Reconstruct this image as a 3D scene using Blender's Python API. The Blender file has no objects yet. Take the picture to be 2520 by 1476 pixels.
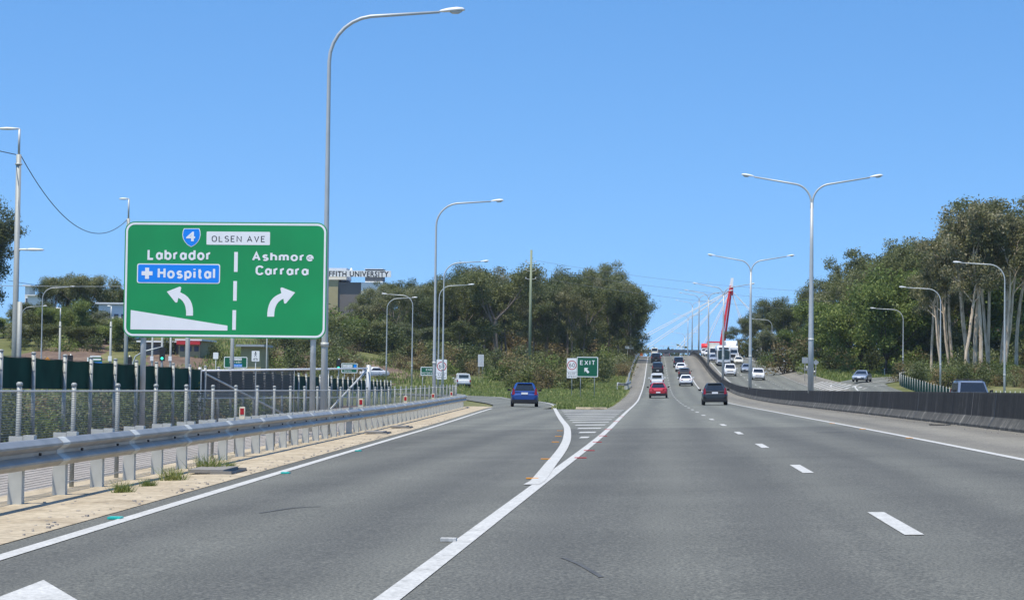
import bpy, bmesh, math, random
import numpy as np
from mathutils import Vector, Matrix
S = bpy.context.scene
C = S.collection
R = math.radians
PI = math.pi

# ------------------------------------------------------------------ camera
HAZE = 0.00008
F, CX, CY = 5200.0, 1260.0, 738.0          # a 2520 px wide picture plane
CAMZ = 1.15
YAW, PITCH, ROLL = 4.15, 2.35, 0.70
a, t, ro = R(YAW), R(PITCH), R(ROLL)
fwd = Vector((-math.sin(a)*math.cos(t), math.cos(a)*math.cos(t), math.sin(t)))
right0 = Vector((math.cos(a), math.sin(a), 0))
up0 = right0.cross(fwd)
rgt = right0*math.cos(ro) + up0*math.sin(ro)
upv = up0*math.cos(ro) - right0*math.sin(ro)
cd = bpy.data.cameras.new('camera')
cam = bpy.data.objects.new('camera', cd); C.objects.link(cam)
m = Matrix.Identity(4)
for i in range(3):
    m[i][0] = rgt[i]; m[i][1] = upv[i]; m[i][2] = -fwd[i]
m[2][3] = CAMZ
cam.matrix_world = m
cd.sensor_width = 36.0; cd.lens = 36.0*F/2520.0
cd.clip_start = 0.1; cd.clip_end = 20000
S.camera = cam

# ------------------------------------------------------------------ light
SUN_EL, SUN_AZ = 70.0, 214.0               # azimuth clockwise from +Y
w = bpy.data.worlds.new('World'); S.world = w; w.use_nodes = True
nt = w.node_tree; bg = nt.nodes['Background']
sky = nt.nodes.new('ShaderNodeTexSky'); sky.sky_type = 'NISHITA'
sky.sun_disc = False; sky.sun_elevation = R(SUN_EL); sky.sun_rotation = R(SUN_AZ)
sky.altitude = 0; sky.air_density = 1.0; sky.dust_density = 0.3; sky.ozone_density = 2.0
# the pale band at the horizon is narrower in this clear coastal air: look the sky up a little higher
tcw = nt.nodes.new('ShaderNodeTexCoord'); va = nt.nodes.new('ShaderNodeVectorMath'); va.operation = 'MULTIPLY_ADD'
va.inputs[1].default_value = (1, 1, 1.3); va.inputs[2].default_value = (0, 0, .16)
nrm = nt.nodes.new('ShaderNodeVectorMath'); nrm.operation = 'NORMALIZE'
nt.links.new(tcw.outputs['Generated'], va.inputs[0]); nt.links.new(va.outputs[0], nrm.inputs[0]); nt.links.new(nrm.outputs[0], sky.inputs['Vector'])
hs = nt.nodes.new('ShaderNodeHueSaturation'); hs.inputs['Saturation'].default_value = 1.27
hs.inputs['Value'].default_value = 1.14
nt.links.new(sky.outputs['Color'], hs.inputs['Color'])
nt.links.new(hs.outputs['Color'], bg.inputs['Color'])
bg.inputs['Strength'].default_value = 0.15
tosun = Vector((math.sin(R(SUN_AZ))*math.cos(R(SUN_EL)), math.cos(R(SUN_AZ))*math.cos(R(SUN_EL)), math.sin(R(SUN_EL))))
sl = bpy.data.lights.new('sun', 'SUN'); sl.energy = 4.1; sl.angle = R(0.53); sl.color = (1.0, 0.93, 0.81)
so = bpy.data.objects.new('sun', sl); C.objects.link(so); so.location = (0, 0, 60)
so.rotation_euler = (-tosun).to_track_quat('-Z', 'Y').to_euler()
S.view_settings.view_transform = 'Standard'; S.view_settings.look = 'None'
S.view_settings.exposure = 0.35; S.view_settings.gamma = 1.0
S.cycles.max_bounces = 6; S.cycles.diffuse_bounces = 2; S.cycles.glossy_bounces = 3
S.cycles.transmission_bounces = 4; S.cycles.transparent_max_bounces = 12
S.cycles.caustics_reflective = False; S.cycles.caustics_refractive = False
S.cycles.use_denoising = True

# ------------------------------------------------------------------ surface functions
def interp(x, tab):
    if x <= tab[0][0]: return tab[0][1]
    for (x0, y0), (x1, y1) in zip(tab, tab[1:]):
        if x <= x1: return y0 + (y1-y0)*(x-x0)/(x1-x0)
    return tab[-1][1]
def sm(x, a, b):
    u = min(1, max(0, (x-a)/(b-a))); return u*u*(3-2*u)
_px = np.array([-50, 0, 100, 150, 186, 222, 258, 294, 330, 366, 402, 438, 470, 500, 530, 560, 600, 700, 800, 4000.])
_pz = np.array([0, 0, 0, 0, .12, .4, .98, 1.92, 3.18, 4.68, 6.17, 7.48, 8.33, 8.85, 9.0, 8.8, 8.0, 5.2, 3.5, 3.0])
_sm_x = np.arange(-50, 1500, 3.0)
_ker = np.hanning(15); _ker /= _ker.sum()
_raw = np.interp(_sm_x, _px, _pz)
_sm_z = np.convolve(np.pad(_raw, 7, mode='edge'), _ker, 'valid')
def prof(y): return float(np.interp(y, _sm_x, _sm_z))
_sx = [0, 42, 53, 66, 78, 110, 150, 186, 222, 258, 294, 330, 366, 402, 438, 500, 800, 1500]
_ss = [0, 0, -.03, -.1, -.19, -.4, -.62, -.79, -1.02, -1.18, -1.31, -1.48, -1.66, -1.81, -1.99, -2.3, -3.0, -3.0]
def shift(y): return float(np.interp(y, _sx, _ss))
def cross(x, y):
    if x >= 9: return .22 - .02*min(13, x-9)
    if x >= -3: return .0244*x
    return -.0732 + .0244*(max(x, -14)+3)*(1-sm(y, 60, 125))
def H(x, y):
    p = prof(y)
    if x < -9: p *= 1 - .25*sm(-x, 9, 60)
    if y > 470 and (x < -9 or x > 24): p = max(p, 7.5)
    h = p + cross(x, y)
    h += 6.0*sm(y, 235, 350)*sm(-x, 22, 70)
    h += 1.5*sm(y, 175, 255)*sm(x, 16.5, 23)*(1-sm(y, 300, 420))
    h += 3.0*sm(y, 190, 330)*sm(x, 30, 60)
    return h
def ray(px, py):
    return fwd*F + rgt*(px-CX) + upv*(CY-py)
def at(px, py, Y):
    d = ray(px, py); k = Y/d.y
    return Vector((d.x*k, Y, CAMZ+d.z*k))
def ground(px, py, y0=8.0, y1=900.0):
    d = ray(px, py); prev = y0; Y = y0
    while Y < y1:
        k = Y/d.y
        if CAMZ + d.z*k < H(d.x*k, Y):
            lo, hi = prev, Y
            for _ in range(30):
                mid = (lo+hi)/2; k = mid/d.y
                if CAMZ+d.z*k < H(d.x*k, mid): hi = mid
                else: lo = mid
            k = hi/d.y
            return Vector((d.x*k, hi, H(d.x*k, hi)))
        prev = Y; Y += max(.5, Y*.01)
    k = y1/d.y
    return Vector((d.x*k, y1, H(d.x*k, y1)))
def gx(px, Y):
    """point on the ground at depth Y seen in picture column px (near the horizon row)"""
    x = at(px, 950, Y).x
    return Vector((x, Y, H(x, Y)))

# ------------------------------------------------------------------ materials
def newmat(name):
    mt = bpy.data.materials.new(name); mt.use_nodes = True
    return mt, mt.node_tree, mt.node_tree.nodes['Principled BSDF']
def plain(name, col, rough=.5, metal=0.0, var=.0, scale=3.0, spec=.5, coat=0.0, bump=0.0):
    mt, nt, b = newmat(name)
    b.inputs['Base Color'].default_value = (*col, 1); b.inputs['Roughness'].default_value = rough
    b.inputs['Metallic'].default_value = metal; b.inputs['Specular IOR Level'].default_value = spec
    b.inputs['Coat Weight'].default_value = coat; b.inputs['Coat Roughness'].default_value = .05
    if var or bump:
        tc = nt.nodes.new('ShaderNodeTexCoord'); n = nt.nodes.new('ShaderNodeTexNoise')
        n.inputs['Scale'].default_value = scale; n.inputs['Detail'].default_value = 6
        nt.links.new(tc.outputs['Object'], n.inputs['Vector'])
        if var:
            r = nt.nodes.new('ShaderNodeMapRange'); r.inputs[1].default_value = .3; r.inputs[2].default_value = .7
            r.inputs[3].default_value = 1-var; r.inputs[4].default_value = 1+var
            mx = nt.nodes.new('ShaderNodeVectorMath'); mx.operation = 'SCALE'; mx.inputs[0].default_value = col
            nt.links.new(n.outputs['Fac'], r.inputs[0]); nt.links.new(r.outputs[0], mx.inputs['Scale'])
            nt.links.new(mx.outputs[0], b.inputs['Base Color'])
        if bump:
            bp = nt.nodes.new('ShaderNodeBump'); bp.inputs['Strength'].default_value = bump; bp.inputs['Distance'].default_value = .02
            nt.links.new(n.outputs['Fac'], bp.inputs['Height']); nt.links.new(bp.outputs[0], b.inputs['Normal'])
    return mt
def ramp(nt, stops):
    r = nt.nodes.new('ShaderNodeValToRGB'); cr = r.color_ramp
    while len(cr.elements) < len(stops): cr.elements.new(.5)
    for e, (p, c) in zip(cr.elements, stops): e.position = p; e.color = (*c, 1)
    return r
def noise(nt, vec, scale, detail=5, rough=.6):
    n = nt.nodes.new('ShaderNodeTexNoise'); n.inputs['Scale'].default_value = scale
    n.inputs['Detail'].default_value = detail; n.inputs['Roughness'].default_value = rough
    nt.links.new(vec, n.inputs['Vector']); return n
def mapping(nt, sc):
    tc = nt.nodes.new('ShaderNodeTexCoord'); mp = nt.nodes.new('ShaderNodeMapping')
    mp.inputs['Scale'].default_value = sc; nt.links.new(tc.outputs['Object'], mp.inputs['Vector']); return mp.outputs[0]
def mixc(nt, fac, a, b, mode='MIX'):
    mx = nt.nodes.new('ShaderNodeMix'); mx.data_type = 'RGBA'; mx.blend_type = mode
    for s, v in ((0, fac), (6, a), (7, b)):
        if hasattr(v, 'links') or hasattr(v, 'is_linked'): nt.links.new(v, mx.inputs[s])
        elif isinstance(v, (int, float)): mx.inputs[s].default_value = v
        else: mx.inputs[s].default_value = (*v, 1)
    return mx.outputs[2]

def asphalt(name, c0, c1, joint=None, cj=None):
    """aggregate speckle + long wheel-track streaks; beyond the joint an older, paler surface"""
    mt, nt, b = newmat(name)
    fine = noise(nt, mapping(nt, (1, 1, 1)), 42, 3, .8)
    big = noise(nt, mapping(nt, (.9, .05, 1)), 1.0, 4)
    blot = noise(nt, mapping(nt, (1, 1, 1)), .35, 5)
    rb = ramp(nt, [(.32, c0), (.68, c1)]); nt.links.new(big.outputs['Fac'], rb.inputs[0])
    col = rb.outputs[0]
    if joint:
        tc = nt.nodes.new('ShaderNodeTexCoord'); sp = nt.nodes.new('ShaderNodeSeparateXYZ')
        nt.links.new(tc.outputs['Object'], sp.inputs[0])
        mr = nt.nodes.new('ShaderNodeMapRange'); mr.inputs[1].default_value = joint; mr.inputs[2].default_value = joint+.3
        nt.links.new(sp.outputs['Y'], mr.inputs[0])
        r2 = ramp(nt, [(.3, cj), (.7, tuple(x*1.14 for x in cj))]); nt.links.new(big.outputs['Fac'], r2.inputs[0])
        col = mixc(nt, mr.outputs[0], col, r2.outputs[0])
    rf = ramp(nt, [(.30, (.40, .40, .40)), (.5, (1, 1, 1)), (.70, (2.1, 2.03, 1.92))]); nt.links.new(fine.outputs['Fac'], rf.inputs[0])
    col = mixc(nt, 1.0, col, rf.outputs[0], 'MULTIPLY')
    tcx = nt.nodes.new('ShaderNodeTexCoord'); spx = nt.nodes.new('ShaderNodeSeparateXYZ'); nt.links.new(tcx.outputs['Object'], spx.inputs[0])
    wob = nt.nodes.new('ShaderNodeMath'); wob.operation = 'MULTIPLY_ADD'; wob.inputs[1].default_value = .7; nt.links.new(big.outputs['Fac'], wob.inputs[0]); nt.links.new(spx.outputs['X'], wob.inputs[2])
    fq = nt.nodes.new('ShaderNodeMath'); fq.operation = 'MULTIPLY'; fq.inputs[1].default_value = 2*PI/1.74; nt.links.new(wob.outputs[0], fq.inputs[0])
    sn = nt.nodes.new('ShaderNodeMath'); sn.operation = 'SINE'; nt.links.new(fq.outputs[0], sn.inputs[0])
    rw = ramp(nt, [(0, (.86, .86, .87)), (1, (1.07, 1.07, 1.06))]); mrw = nt.nodes.new('ShaderNodeMapRange'); mrw.inputs[1].default_value = -1; nt.links.new(sn.outputs[0], mrw.inputs[0]); nt.links.new(mrw.outputs[0], rw.inputs[0])
    col = mixc(nt, 1.0, col, rw.outputs[0], 'MULTIPLY')
    rs = ramp(nt, [(.3, (.88, .88, .88)), (.7, (1.1, 1.1, 1.1))]); nt.links.new(blot.outputs['Fac'], rs.inputs[0])
    col = mixc(nt, 1.0, col, rs.outputs[0], 'MULTIPLY')
    nt.links.new(col, b.inputs['Base Color'])
    b.inputs['Roughness'].default_value = .85; b.inputs['Specular IOR Level'].default_value = .25
    bp = nt.nodes.new('ShaderNodeBump'); bp.inputs['Strength'].default_value = .35; bp.inputs['Distance'].default_value = .01
    nt.links.new(fine.outputs['Fac'], bp.inputs['Height']); nt.links.new(bp.outputs[0], b.inputs['Normal'])
    return mt
def speckled(name, stops, scale=1.0, rough=.9, s2=12.0):
    mt, nt, b = newmat(name)
    n = noise(nt, mapping(nt, (1, 1, 1)), scale, 8, .65); n2 = noise(nt, mapping(nt, (1, 1, 1)), s2, 4, .7)
    r = ramp(nt, stops); nt.links.new(n.outputs['Fac'], r.inputs[0])
    r2 = ramp(nt, [(.3, (.7, .7, .7)), (.7, (1.25, 1.25, 1.25))]); nt.links.new(n2.outputs['Fac'], r2.inputs[0])
    nt.links.new(mixc(nt, 1.0, r.outputs[0], r2.outputs[0], 'MULTIPLY'), b.inputs['Base Color'])
    b.inputs['Roughness'].default_value = rough; b.inputs['Specular IOR Level'].default_value = .2
    return mt
def leafmat(name, dark, mid, light, trans=.25):
    mt, nt, b = newmat(name)
    out = nt.nodes['Material Output']
    g = nt.nodes.new('ShaderNodeNewGeometry'); oi = nt.nodes.new('ShaderNodeObjectInfo')
    n = noise(nt, mapping(nt, (1, 1, 1)), .55, 3)
    add = nt.nodes.new('ShaderNodeMath'); add.operation = 'MULTIPLY_ADD'; add.inputs[1].default_value = .30
    nt.links.new(g.outputs['Random Per Island'], add.inputs[0]); nt.links.new(n.outputs['Fac'], add.inputs[2])
    add2 = nt.nodes.new('ShaderNodeMath'); add2.operation = 'MULTIPLY_ADD'; add2.inputs[1].default_value = .3
    nt.links.new(oi.outputs['Random'], add2.inputs[0]); nt.links.new(add.outputs[0], add2.inputs[2])
    r = ramp(nt, [(.45, dark), (.85, mid), (1.0, light)])
    sc = nt.nodes.new('ShaderNodeMath'); sc.operation = 'MULTIPLY'; sc.inputs[1].default_value = .95
    nt.links.new(add2.outputs[0], sc.inputs[0]); nt.links.new(sc.outputs[0], r.inputs[0])
    nt.links.new(r.outputs[0], b.inputs['Base Color'])
    b.inputs['Roughness'].default_value = .55; b.inputs['Specular IOR Level'].default_value = .35
    tr = nt.nodes.new('ShaderNodeBsdfTranslucent'); nt.links.new(r.outputs[0], tr.inputs['Color'])
    ms = nt.nodes.new('ShaderNodeMixShader'); ms.inputs[0].default_value = trans
    nt.links.new(b.outputs[0], ms.inputs[1]); nt.links.new(tr.outputs[0], ms.inputs[2])
    nt.links.new(ms.outputs[0], out.inputs['Surface'])
    return mt
def bark(name, c0, c1, c2, sz=.35):
    mt, nt, b = newmat(name)
    n = noise(nt, mapping(nt, (2.2, 2.2, sz)), 1.6, 6, .7)
    r = ramp(nt, [(.3, c0), (.5, c1), (.72, c2)]); nt.links.new(n.outputs['Fac'], r.inputs[0])
    nt.links.new(r.outputs[0], b.inputs['Base Color']); b.inputs['Roughness'].default_value = .9
    b.inputs['Specular IOR Level'].default_value = .15
    return mt
def meshmat(name, col, sx, sz, wire):
    """welded wire: opaque along the wires, open between them (object coordinates: x along, z up)"""
    mt, nt, b = newmat(name); out = nt.nodes['Material Output']
    tc = nt.nodes.new('ShaderNodeUVMap'); sp = nt.nodes.new('ShaderNodeSeparateXYZ')
    nt.links.new(tc.outputs[0], sp.inputs[0])
    fs = []
    for ax, pitch in (('X', sx), ('Y', sz)):
        d = nt.nodes.new('ShaderNodeMath'); d.operation = 'DIVIDE'; d.inputs[1].default_value = pitch
        fr = nt.nodes.new('ShaderNodeMath'); fr.operation = 'FRACT'
        lt = nt.nodes.new('ShaderNodeMath'); lt.operation = 'LESS_THAN'; lt.inputs[1].default_value = wire/pitch
        nt.links.new(sp.outputs[ax], d.inputs[0]); nt.links.new(d.outputs[0], fr.inputs[0]); nt.links.new(fr.outputs[0], lt.inputs[0])
        fs.append(lt)
    mx = nt.nodes.new('ShaderNodeMath'); mx.operation = 'MAXIMUM'
    nt.links.new(fs[0].outputs[0], mx.inputs[0]); nt.links.new(fs[1].outputs[0], mx.inputs[1])
    tr = nt.nodes.new('ShaderNodeBsdfTransparent'); ms = nt.nodes.new('ShaderNodeMixShader')
    nt.links.new(mx.outputs[0], ms.inputs[0]); nt.links.new(tr.outputs[0], ms.inputs[1]); nt.links.new(b.outputs[0], ms.inputs[2])
    nt.links.new(ms.outputs[0], out.inputs['Surface'])
    b.inputs['Base Color'].default_value = (*col, 1); b.inputs['Roughness'].default_value = .5; b.inputs['Metallic'].default_value = .4
    return mt
def barrier_mat():
    mt, nt, b = newmat('weathered_concrete')
    streak = noise(nt, mapping(nt, (1, .9, .10)), 1.1, 7, .72)
    spot = noise(nt, mapping(nt, (1, 1, 1)), 7, 6, .7)
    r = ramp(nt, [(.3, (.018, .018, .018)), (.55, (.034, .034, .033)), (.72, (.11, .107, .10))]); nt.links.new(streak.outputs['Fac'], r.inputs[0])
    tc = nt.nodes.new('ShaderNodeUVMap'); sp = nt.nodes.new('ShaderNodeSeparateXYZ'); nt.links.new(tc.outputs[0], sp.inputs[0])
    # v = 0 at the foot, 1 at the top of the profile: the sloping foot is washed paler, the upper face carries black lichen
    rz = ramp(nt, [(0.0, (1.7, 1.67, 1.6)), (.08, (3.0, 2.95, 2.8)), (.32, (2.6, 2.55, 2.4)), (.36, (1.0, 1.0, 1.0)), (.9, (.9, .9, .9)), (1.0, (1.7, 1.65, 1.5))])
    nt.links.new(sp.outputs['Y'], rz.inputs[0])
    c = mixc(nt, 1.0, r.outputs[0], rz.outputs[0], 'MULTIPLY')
    r2 = ramp(nt, [(.35, (.8, .8, .8)), (.7, (1.3, 1.28, 1.2))]); nt.links.new(spot.outputs['Fac'], r2.inputs[0])
    nt.links.new(mixc(nt, 1.0, c, r2.outputs[0], 'MULTIPLY'), b.inputs['Base Color'])
    b.inputs['Roughness'].default_value = .9; b.inputs['Specular IOR Level'].default_value = .2
    return mt
M = {}
M['asphalt'] = asphalt('asphalt', (.100, .102, .090), (.125, .127, .111), 62, (.134, .138, .119))
M['shoulder'] = asphalt('shoulder_asphalt', (.165, .158, .132), (.20, .19, .158))
M['asphalt2'] = asphalt('older_asphalt', (.130, .136, .116), (.152, .158, .136))
M['paint'] = speckled('road_paint', [(.27, (.22, .22, .205)), (.38, (.45, .45, .42)), (.7, (.53, .53, .50))], 3.5, .75, 26)
M['concrete'] = speckled('kerb_concrete', [(.28, (.24, .19, .125)), (.42, (.39, .325, .225)), (.6, (.46, .392, .28)), (.75, (.52, .452, .335))], 1.3, s2=9)
M['path'] = speckled('path_concrete', [(.3, (.33, .30, .265)), (.7, (.43, .395, .355))], .5, s2=6)
M['soil'] = speckled('soil', [(.3, (.10, .065, .045)), (.55, (.17, .12, .085)), (.75, (.26, .2, .14))], .25, s2=2)
M['grassground'] = speckled('grass_ground', [(.28, (.08, .095, .03)), (.5, (.13, .14, .048)), (.65, (.2, .18, .08)), (.8, (.27, .22, .12))], .09, s2=1.2)
M['steel'] = plain('galvanised_steel', (.52, .53, .49), .55, .12, .14, 4)
M['rail'] = plain('guardrail_steel', (.36, .345, .31), .42, .5, .18, 2)
M['pole'] = plain('lamp_pole_steel', (.47, .49, .475), .5, .2, .08, 2)
M['polegrey'] = plain('weathered_pole', (.34, .355, .33), .6, .2, .06, 9)
M['housing'] = plain('lamp_housing', (.72, .73, .72), .45, .0, .05)
M['lens'] = plain('lamp_lens', (.45, .5, .52), .15, 0, spec=.8)
M['white'] = plain('white_sheet', (.84, .84, .82), .5, var=.03)
M['signgreen'] = plain('sign_green', (.0, .28, .08), .6, var=.09, scale=.6)
M['signgreen2'] = plain('sign_green_dark', (.003, .11, .05), .45)
M['signblue'] = plain('sign_blue', (.005, .24, .82), .4)
M['signblack'] = plain('sign_black', (.02, .02, .025), .5)
M['signred'] = plain('sign_red', (.5, .03, .03), .45)
M['signback'] = plain('sign_back_metal', (.38, .39, .39), .5, .4, .1, 5)
M['amber'] = plain('amber_sheet', (.85, .34, .02), .45)
M['redrefl'] = plain('red_reflector', (.42, .015, .02), .25)
M['cream'] = plain('cream_plastic', (.80, .72, .52), .5)
M['teal'] = plain('teal_reflector', (.02, .5, .42), .4)
M['orange'] = plain('orange_plastic', (.85, .2, .02), .5)
M['cloth'] = plain('shade_cloth', (.009, .05, .037), .9, var=.25, scale=1.2, spec=.1)
M['wiremesh'] = meshmat('welded_mesh', (.28, .27, .245), .028, .028, .006)
M['chainmesh'] = meshmat('chain_mesh', (.03, .03, .03), .06, .06, .035)
M['wire'] = plain('wire', (.05, .05, .05), .6); M['line'] = plain('line_wire', (.16, .17, .18), .6)
M['wirepale'] = plain('pale_wire', (.45, .45, .43), .5)
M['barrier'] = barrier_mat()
M['joint'] = plain('barrier_joint', (.23, .22, .2), .9)
M['barktan'] = bark('gum_bark', (.09, .075, .06), (.19, .16, .13), (.30, .26, .21))
M['barkpale'] = bark('paperbark', (.20, .145, .095), (.60, .47, .33), (.80, .69, .53), .5)
M['barkdark'] = bark('dark_bark', (.04, .034, .028), (.08, .066, .05), (.14, .115, .09))
M['leafgum'] = leafmat('gum_leaves', (.066, .080, .022), (.17, .188, .055), (.31, .31, .18), 0.3)
M['leafdark'] = leafmat('dark_leaves', (.048, .066, .018), (.125, .152, .044), (.25, .26, .18), 0.28)
M['leafbright'] = leafmat('bright_leaves', (.07, .11, .022), (.17, .225, .05), (.31, .35, .10), 0.35)
M['leafpale'] = leafmat('paperbark_leaves', (.08, .086, .034), (.185, .185, .07), (.32, .295, .18), 0.3)
M['leafshrub'] = leafmat('shrub_leaves', (.066, .088, .022), (.165, .195, .052), (.30, .32, .18), 0.3)
M['leafbrown'] = leafmat('rusty_leaves', (.11, .09, .04), (.23, .18, .075), (.33, .25, .12), 0.3)
M['grass'] = leafmat('grass_blades', (.10, .15, .03), (.22, .27, .07), (.40, .38, .16), .3)
M['tyre'] = plain('tyre_rubber', (.014, .014, .015), .85)
M['rim'] = plain('alloy', (.35, .35, .36), .35, .8)
M['blacktrim'] = plain('black_trim', (.018, .018, .019), .55)
M['glass'] = plain('tinted_glass', (.012, .015, .018), .06, 0, spec=.8)
M['glassteal'] = plain('coach_glass', (.02, .05, .055), .06, 0, spec=.8)
M['tail'] = plain('tail_light', (.32, .012, .016), .2, spec=.6)
M['head'] = plain('head_light', (.65, .67, .7), .12, spec=.9)
M['plate'] = plain('plate_white', (.82, .81, .80), .4)
M['wood'] = bark('treated_wood', (.16, .19, .12), (.25, .29, .19), (.34, .36, .25), .2)
def carpaint(name, col, metal=.0, rough=.32): return plain(name, col, rough, metal, coat=.8)
M['cwhite'] = carpaint('white_paint', (.80, .80, .78)); M['cblack'] = carpaint('black_paint', (.018, .022, .026), .2)
M['cblue'] = carpaint('blue_paint', (.008, .055, .25), .2); M['cred'] = carpaint('red_paint', (.42, .012, .022), .1)
M['csilver'] = carpaint('silver_paint', (.42, .46, .5), .6); M['cgrey'] = carpaint('dark_grey_paint', (.045, .048, .055), .4)
M['cgreyblue'] = carpaint('grey_blue_paint', (.20, .24, .30), .5); M['ccream'] = carpaint('cream_paint', (.80, .78, .66))
M['pylonred'] = plain('pylon_red', (.78, .03, .035), .5, var=.08, scale=.3)
M['bldtan'] = plain('tan_wall', (.36, .31, .17), .8, var=.06, scale=.3); M['bldgrey'] = plain('grey_wall', (.15, .135, .125), .8, var=.06, scale=.3)
M['bldwhite'] = plain('white_wall', (.80, .80, .78), .7); M['blddark'] = plain('dark_louvre', (.07, .085, .11), .6)

# ------------------------------------------------------------------ mesh helpers
class MB:
    def __init__(s): s.v, s.f = [], []
    def box(s, c, d, rz=0.0, rx=0.0):
        n = len(s.v); q = Matrix.Rotation(rz, 3, 'Z') @ Matrix.Rotation(rx, 3, 'X')
        for z in (-.5, .5):
            for x, y in ((-.5, -.5), (.5, -.5), (.5, .5), (-.5, .5)):
                s.v.append(tuple(Vector(c) + q @ Vector((x*d[0], y*d[1], z*d[2]))))
        for f in ((3, 2, 1, 0), (4, 5, 6, 7), (0, 1, 5, 4), (1, 2, 6, 5), (2, 3, 7, 6), (3, 0, 4, 7)):
            s.f.append([n+i for i in f])
        return s
    def tube(s, pts, rad, n=8, cap=True):
        pts = [Vector(p) for p in pts]
        if not hasattr(rad, '__len__'): rad = [rad]*len(pts)
        rings = []; ref = None
        for i, p in enumerate(pts):
            d = (pts[min(i+1, len(pts)-1)] - pts[max(i-1, 0)]).normalized()
            if ref is None: ref = Vector((1, 0, 0)) if abs(d.x) < .8 else Vector((0, 1, 0))
            u = (ref - d*ref.dot(d)).normalized(); v = d.cross(u); ref = u
            b = len(s.v)
            for k in range(n):
                an = 2*PI*k/n
                s.v.append(tuple(p + (u*math.cos(an) + v*math.sin(an))*rad[i]))
            rings.append(b)
        for b0, b1 in zip(rings, rings[1:]):
            for k in range(n):
                s.f.append([b0+k, b0+(k+1) % n, b1+(k+1) % n, b1+k])
        if cap:
            s.f.append([rings[0]+k for k in range(n)][::-1]); s.f.append([rings[-1]+k for k in range(n)])
        return s
    def loft(s, rings, closed=True, caps=True):
        base = []
        for r in rings:
            base.append(len(s.v)); s.v += [tuple(p) for p in r]
        n = len(rings[0])
        for b0, b1 in zip(base, base[1:]):
            for k in range(n if closed else n-1):
                s.f.append([b0+k, b0+(k+1) % n, b1+(k+1) % n, b1+k])
        if caps and closed:
            s.f.append([base[0]+k for k in range(n)][::-1]); s.f.append([base[-1]+k for k in range(n)])
        return s
    def prism(s, poly, y0, y1):
        """polygon in the xz plane (seen from -Y, counter-clockwise), between y0 (front) and y1"""
        n = len(poly); b = len(s.v)
        s.v += [(x, y0, z) for x, z in poly] + [(x, y1, z) for x, z in poly]
        s.f.append([b+k for k in range(n)]); s.f.append([b+n+k for k in range(n)][::-1])
        for k in range(n):
            j = (k+1) % n; s.f.append([b+j, b+k, b+n+k, b+n+j])
        return s
    def ring(s, outer, inner, y0, y1):
        n = len(outer); b = len(s.v)
        for y in (y0, y1):
            s.v += [(x, y, z) for x, z in outer] + [(x, y, z) for x, z in inner]
        for k in range(n):
            j = (k+1) % n
            s.f.append([b+k, b+j, b+n+j, b+n+k]); s.f.append([b+j, b+k, b+2*n+k, b+2*n+j])
            s.f.append([b+n+k, b+n+j, b+3*n+j, b+3*n+k]); s.f.append([b+2*n+j, b+2*n+k, b+3*n+k, b+3*n+j])
        return s
    def quad(s, *p):
        b = len(s.v); s.v += [tuple(q) for q in p]; s.f.append([b+i for i in range(len(p))]); return s
    def mesh(s, name, mat, smooth=False):
        me = bpy.data.meshes.new(name); me.from_pydata(s.v, [], s.f)
        big = any(len(f) > 4 for f in s.f)
        if big:
            bm = bmesh.new(); bm.from_mesh(me)
            bmesh.ops.triangulate(bm, faces=[f for f in bm.faces if len(f.verts) > 4]); bm.to_mesh(me); bm.free()
        if smooth:
            for p in me.polygons: p.use_smooth = True
        me.materials.append(mat); me.update(); return me
    def build(s, name, mat, parent=None, smooth=False):
        return link(name, s.mesh(name, mat, smooth), parent)
def link(name, me, parent=None):
    o = bpy.data.objects.new(name, me); C.objects.link(o)
    if parent: o.parent = parent
    return o
def tag(o, label=None, cat=None, group=None, kind=None):
    if label: o['label'] = label
    if cat: o['category'] = cat
    if group: o['group'] = group
    if kind: o['kind'] = kind
    return o
def thing(name, label, cat, loc=(0, 0, 0), rz=0, group=None):
    o = bpy.data.objects.new(name, None); C.objects.link(o); o.empty_display_size = .3
    o.location = loc; o.rotation_euler = (0, 0, rz); return tag(o, label, cat, group)
def dup(o, loc, rz=0, sc=None, label=None, group=None):
    def cp(src, par):
        c = src.copy(); C.objects.link(c); c.parent = par
        for ch in list(src.children): cp(ch, c)
        return c
    r = cp(o, None); r.location = loc; r.rotation_euler = (0, 0, rz)
    if sc is not None: r.scale = sc if hasattr(sc, '__len__') else (sc, sc, sc)
    return tag(r, label, None, group)
def rrect(x0, z0, x1, z1, r, n=6):
    p = []
    for cx, cz, a0 in ((x1-r, z0+r, -90), (x1-r, z1-r, 0), (x0+r, z1-r, 90), (x0+r, z0+r, 180)):
        for k in range(n+1):
            an = R(a0+90*k/n); p.append((cx+r*math.cos(an), cz+r*math.sin(an)))
    return p
def circ(cx, cz, r, n=28): return [(cx+r*math.cos(2*PI*k/n), cz+r*math.sin(2*PI*k/n)) for k in range(n)]
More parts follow.
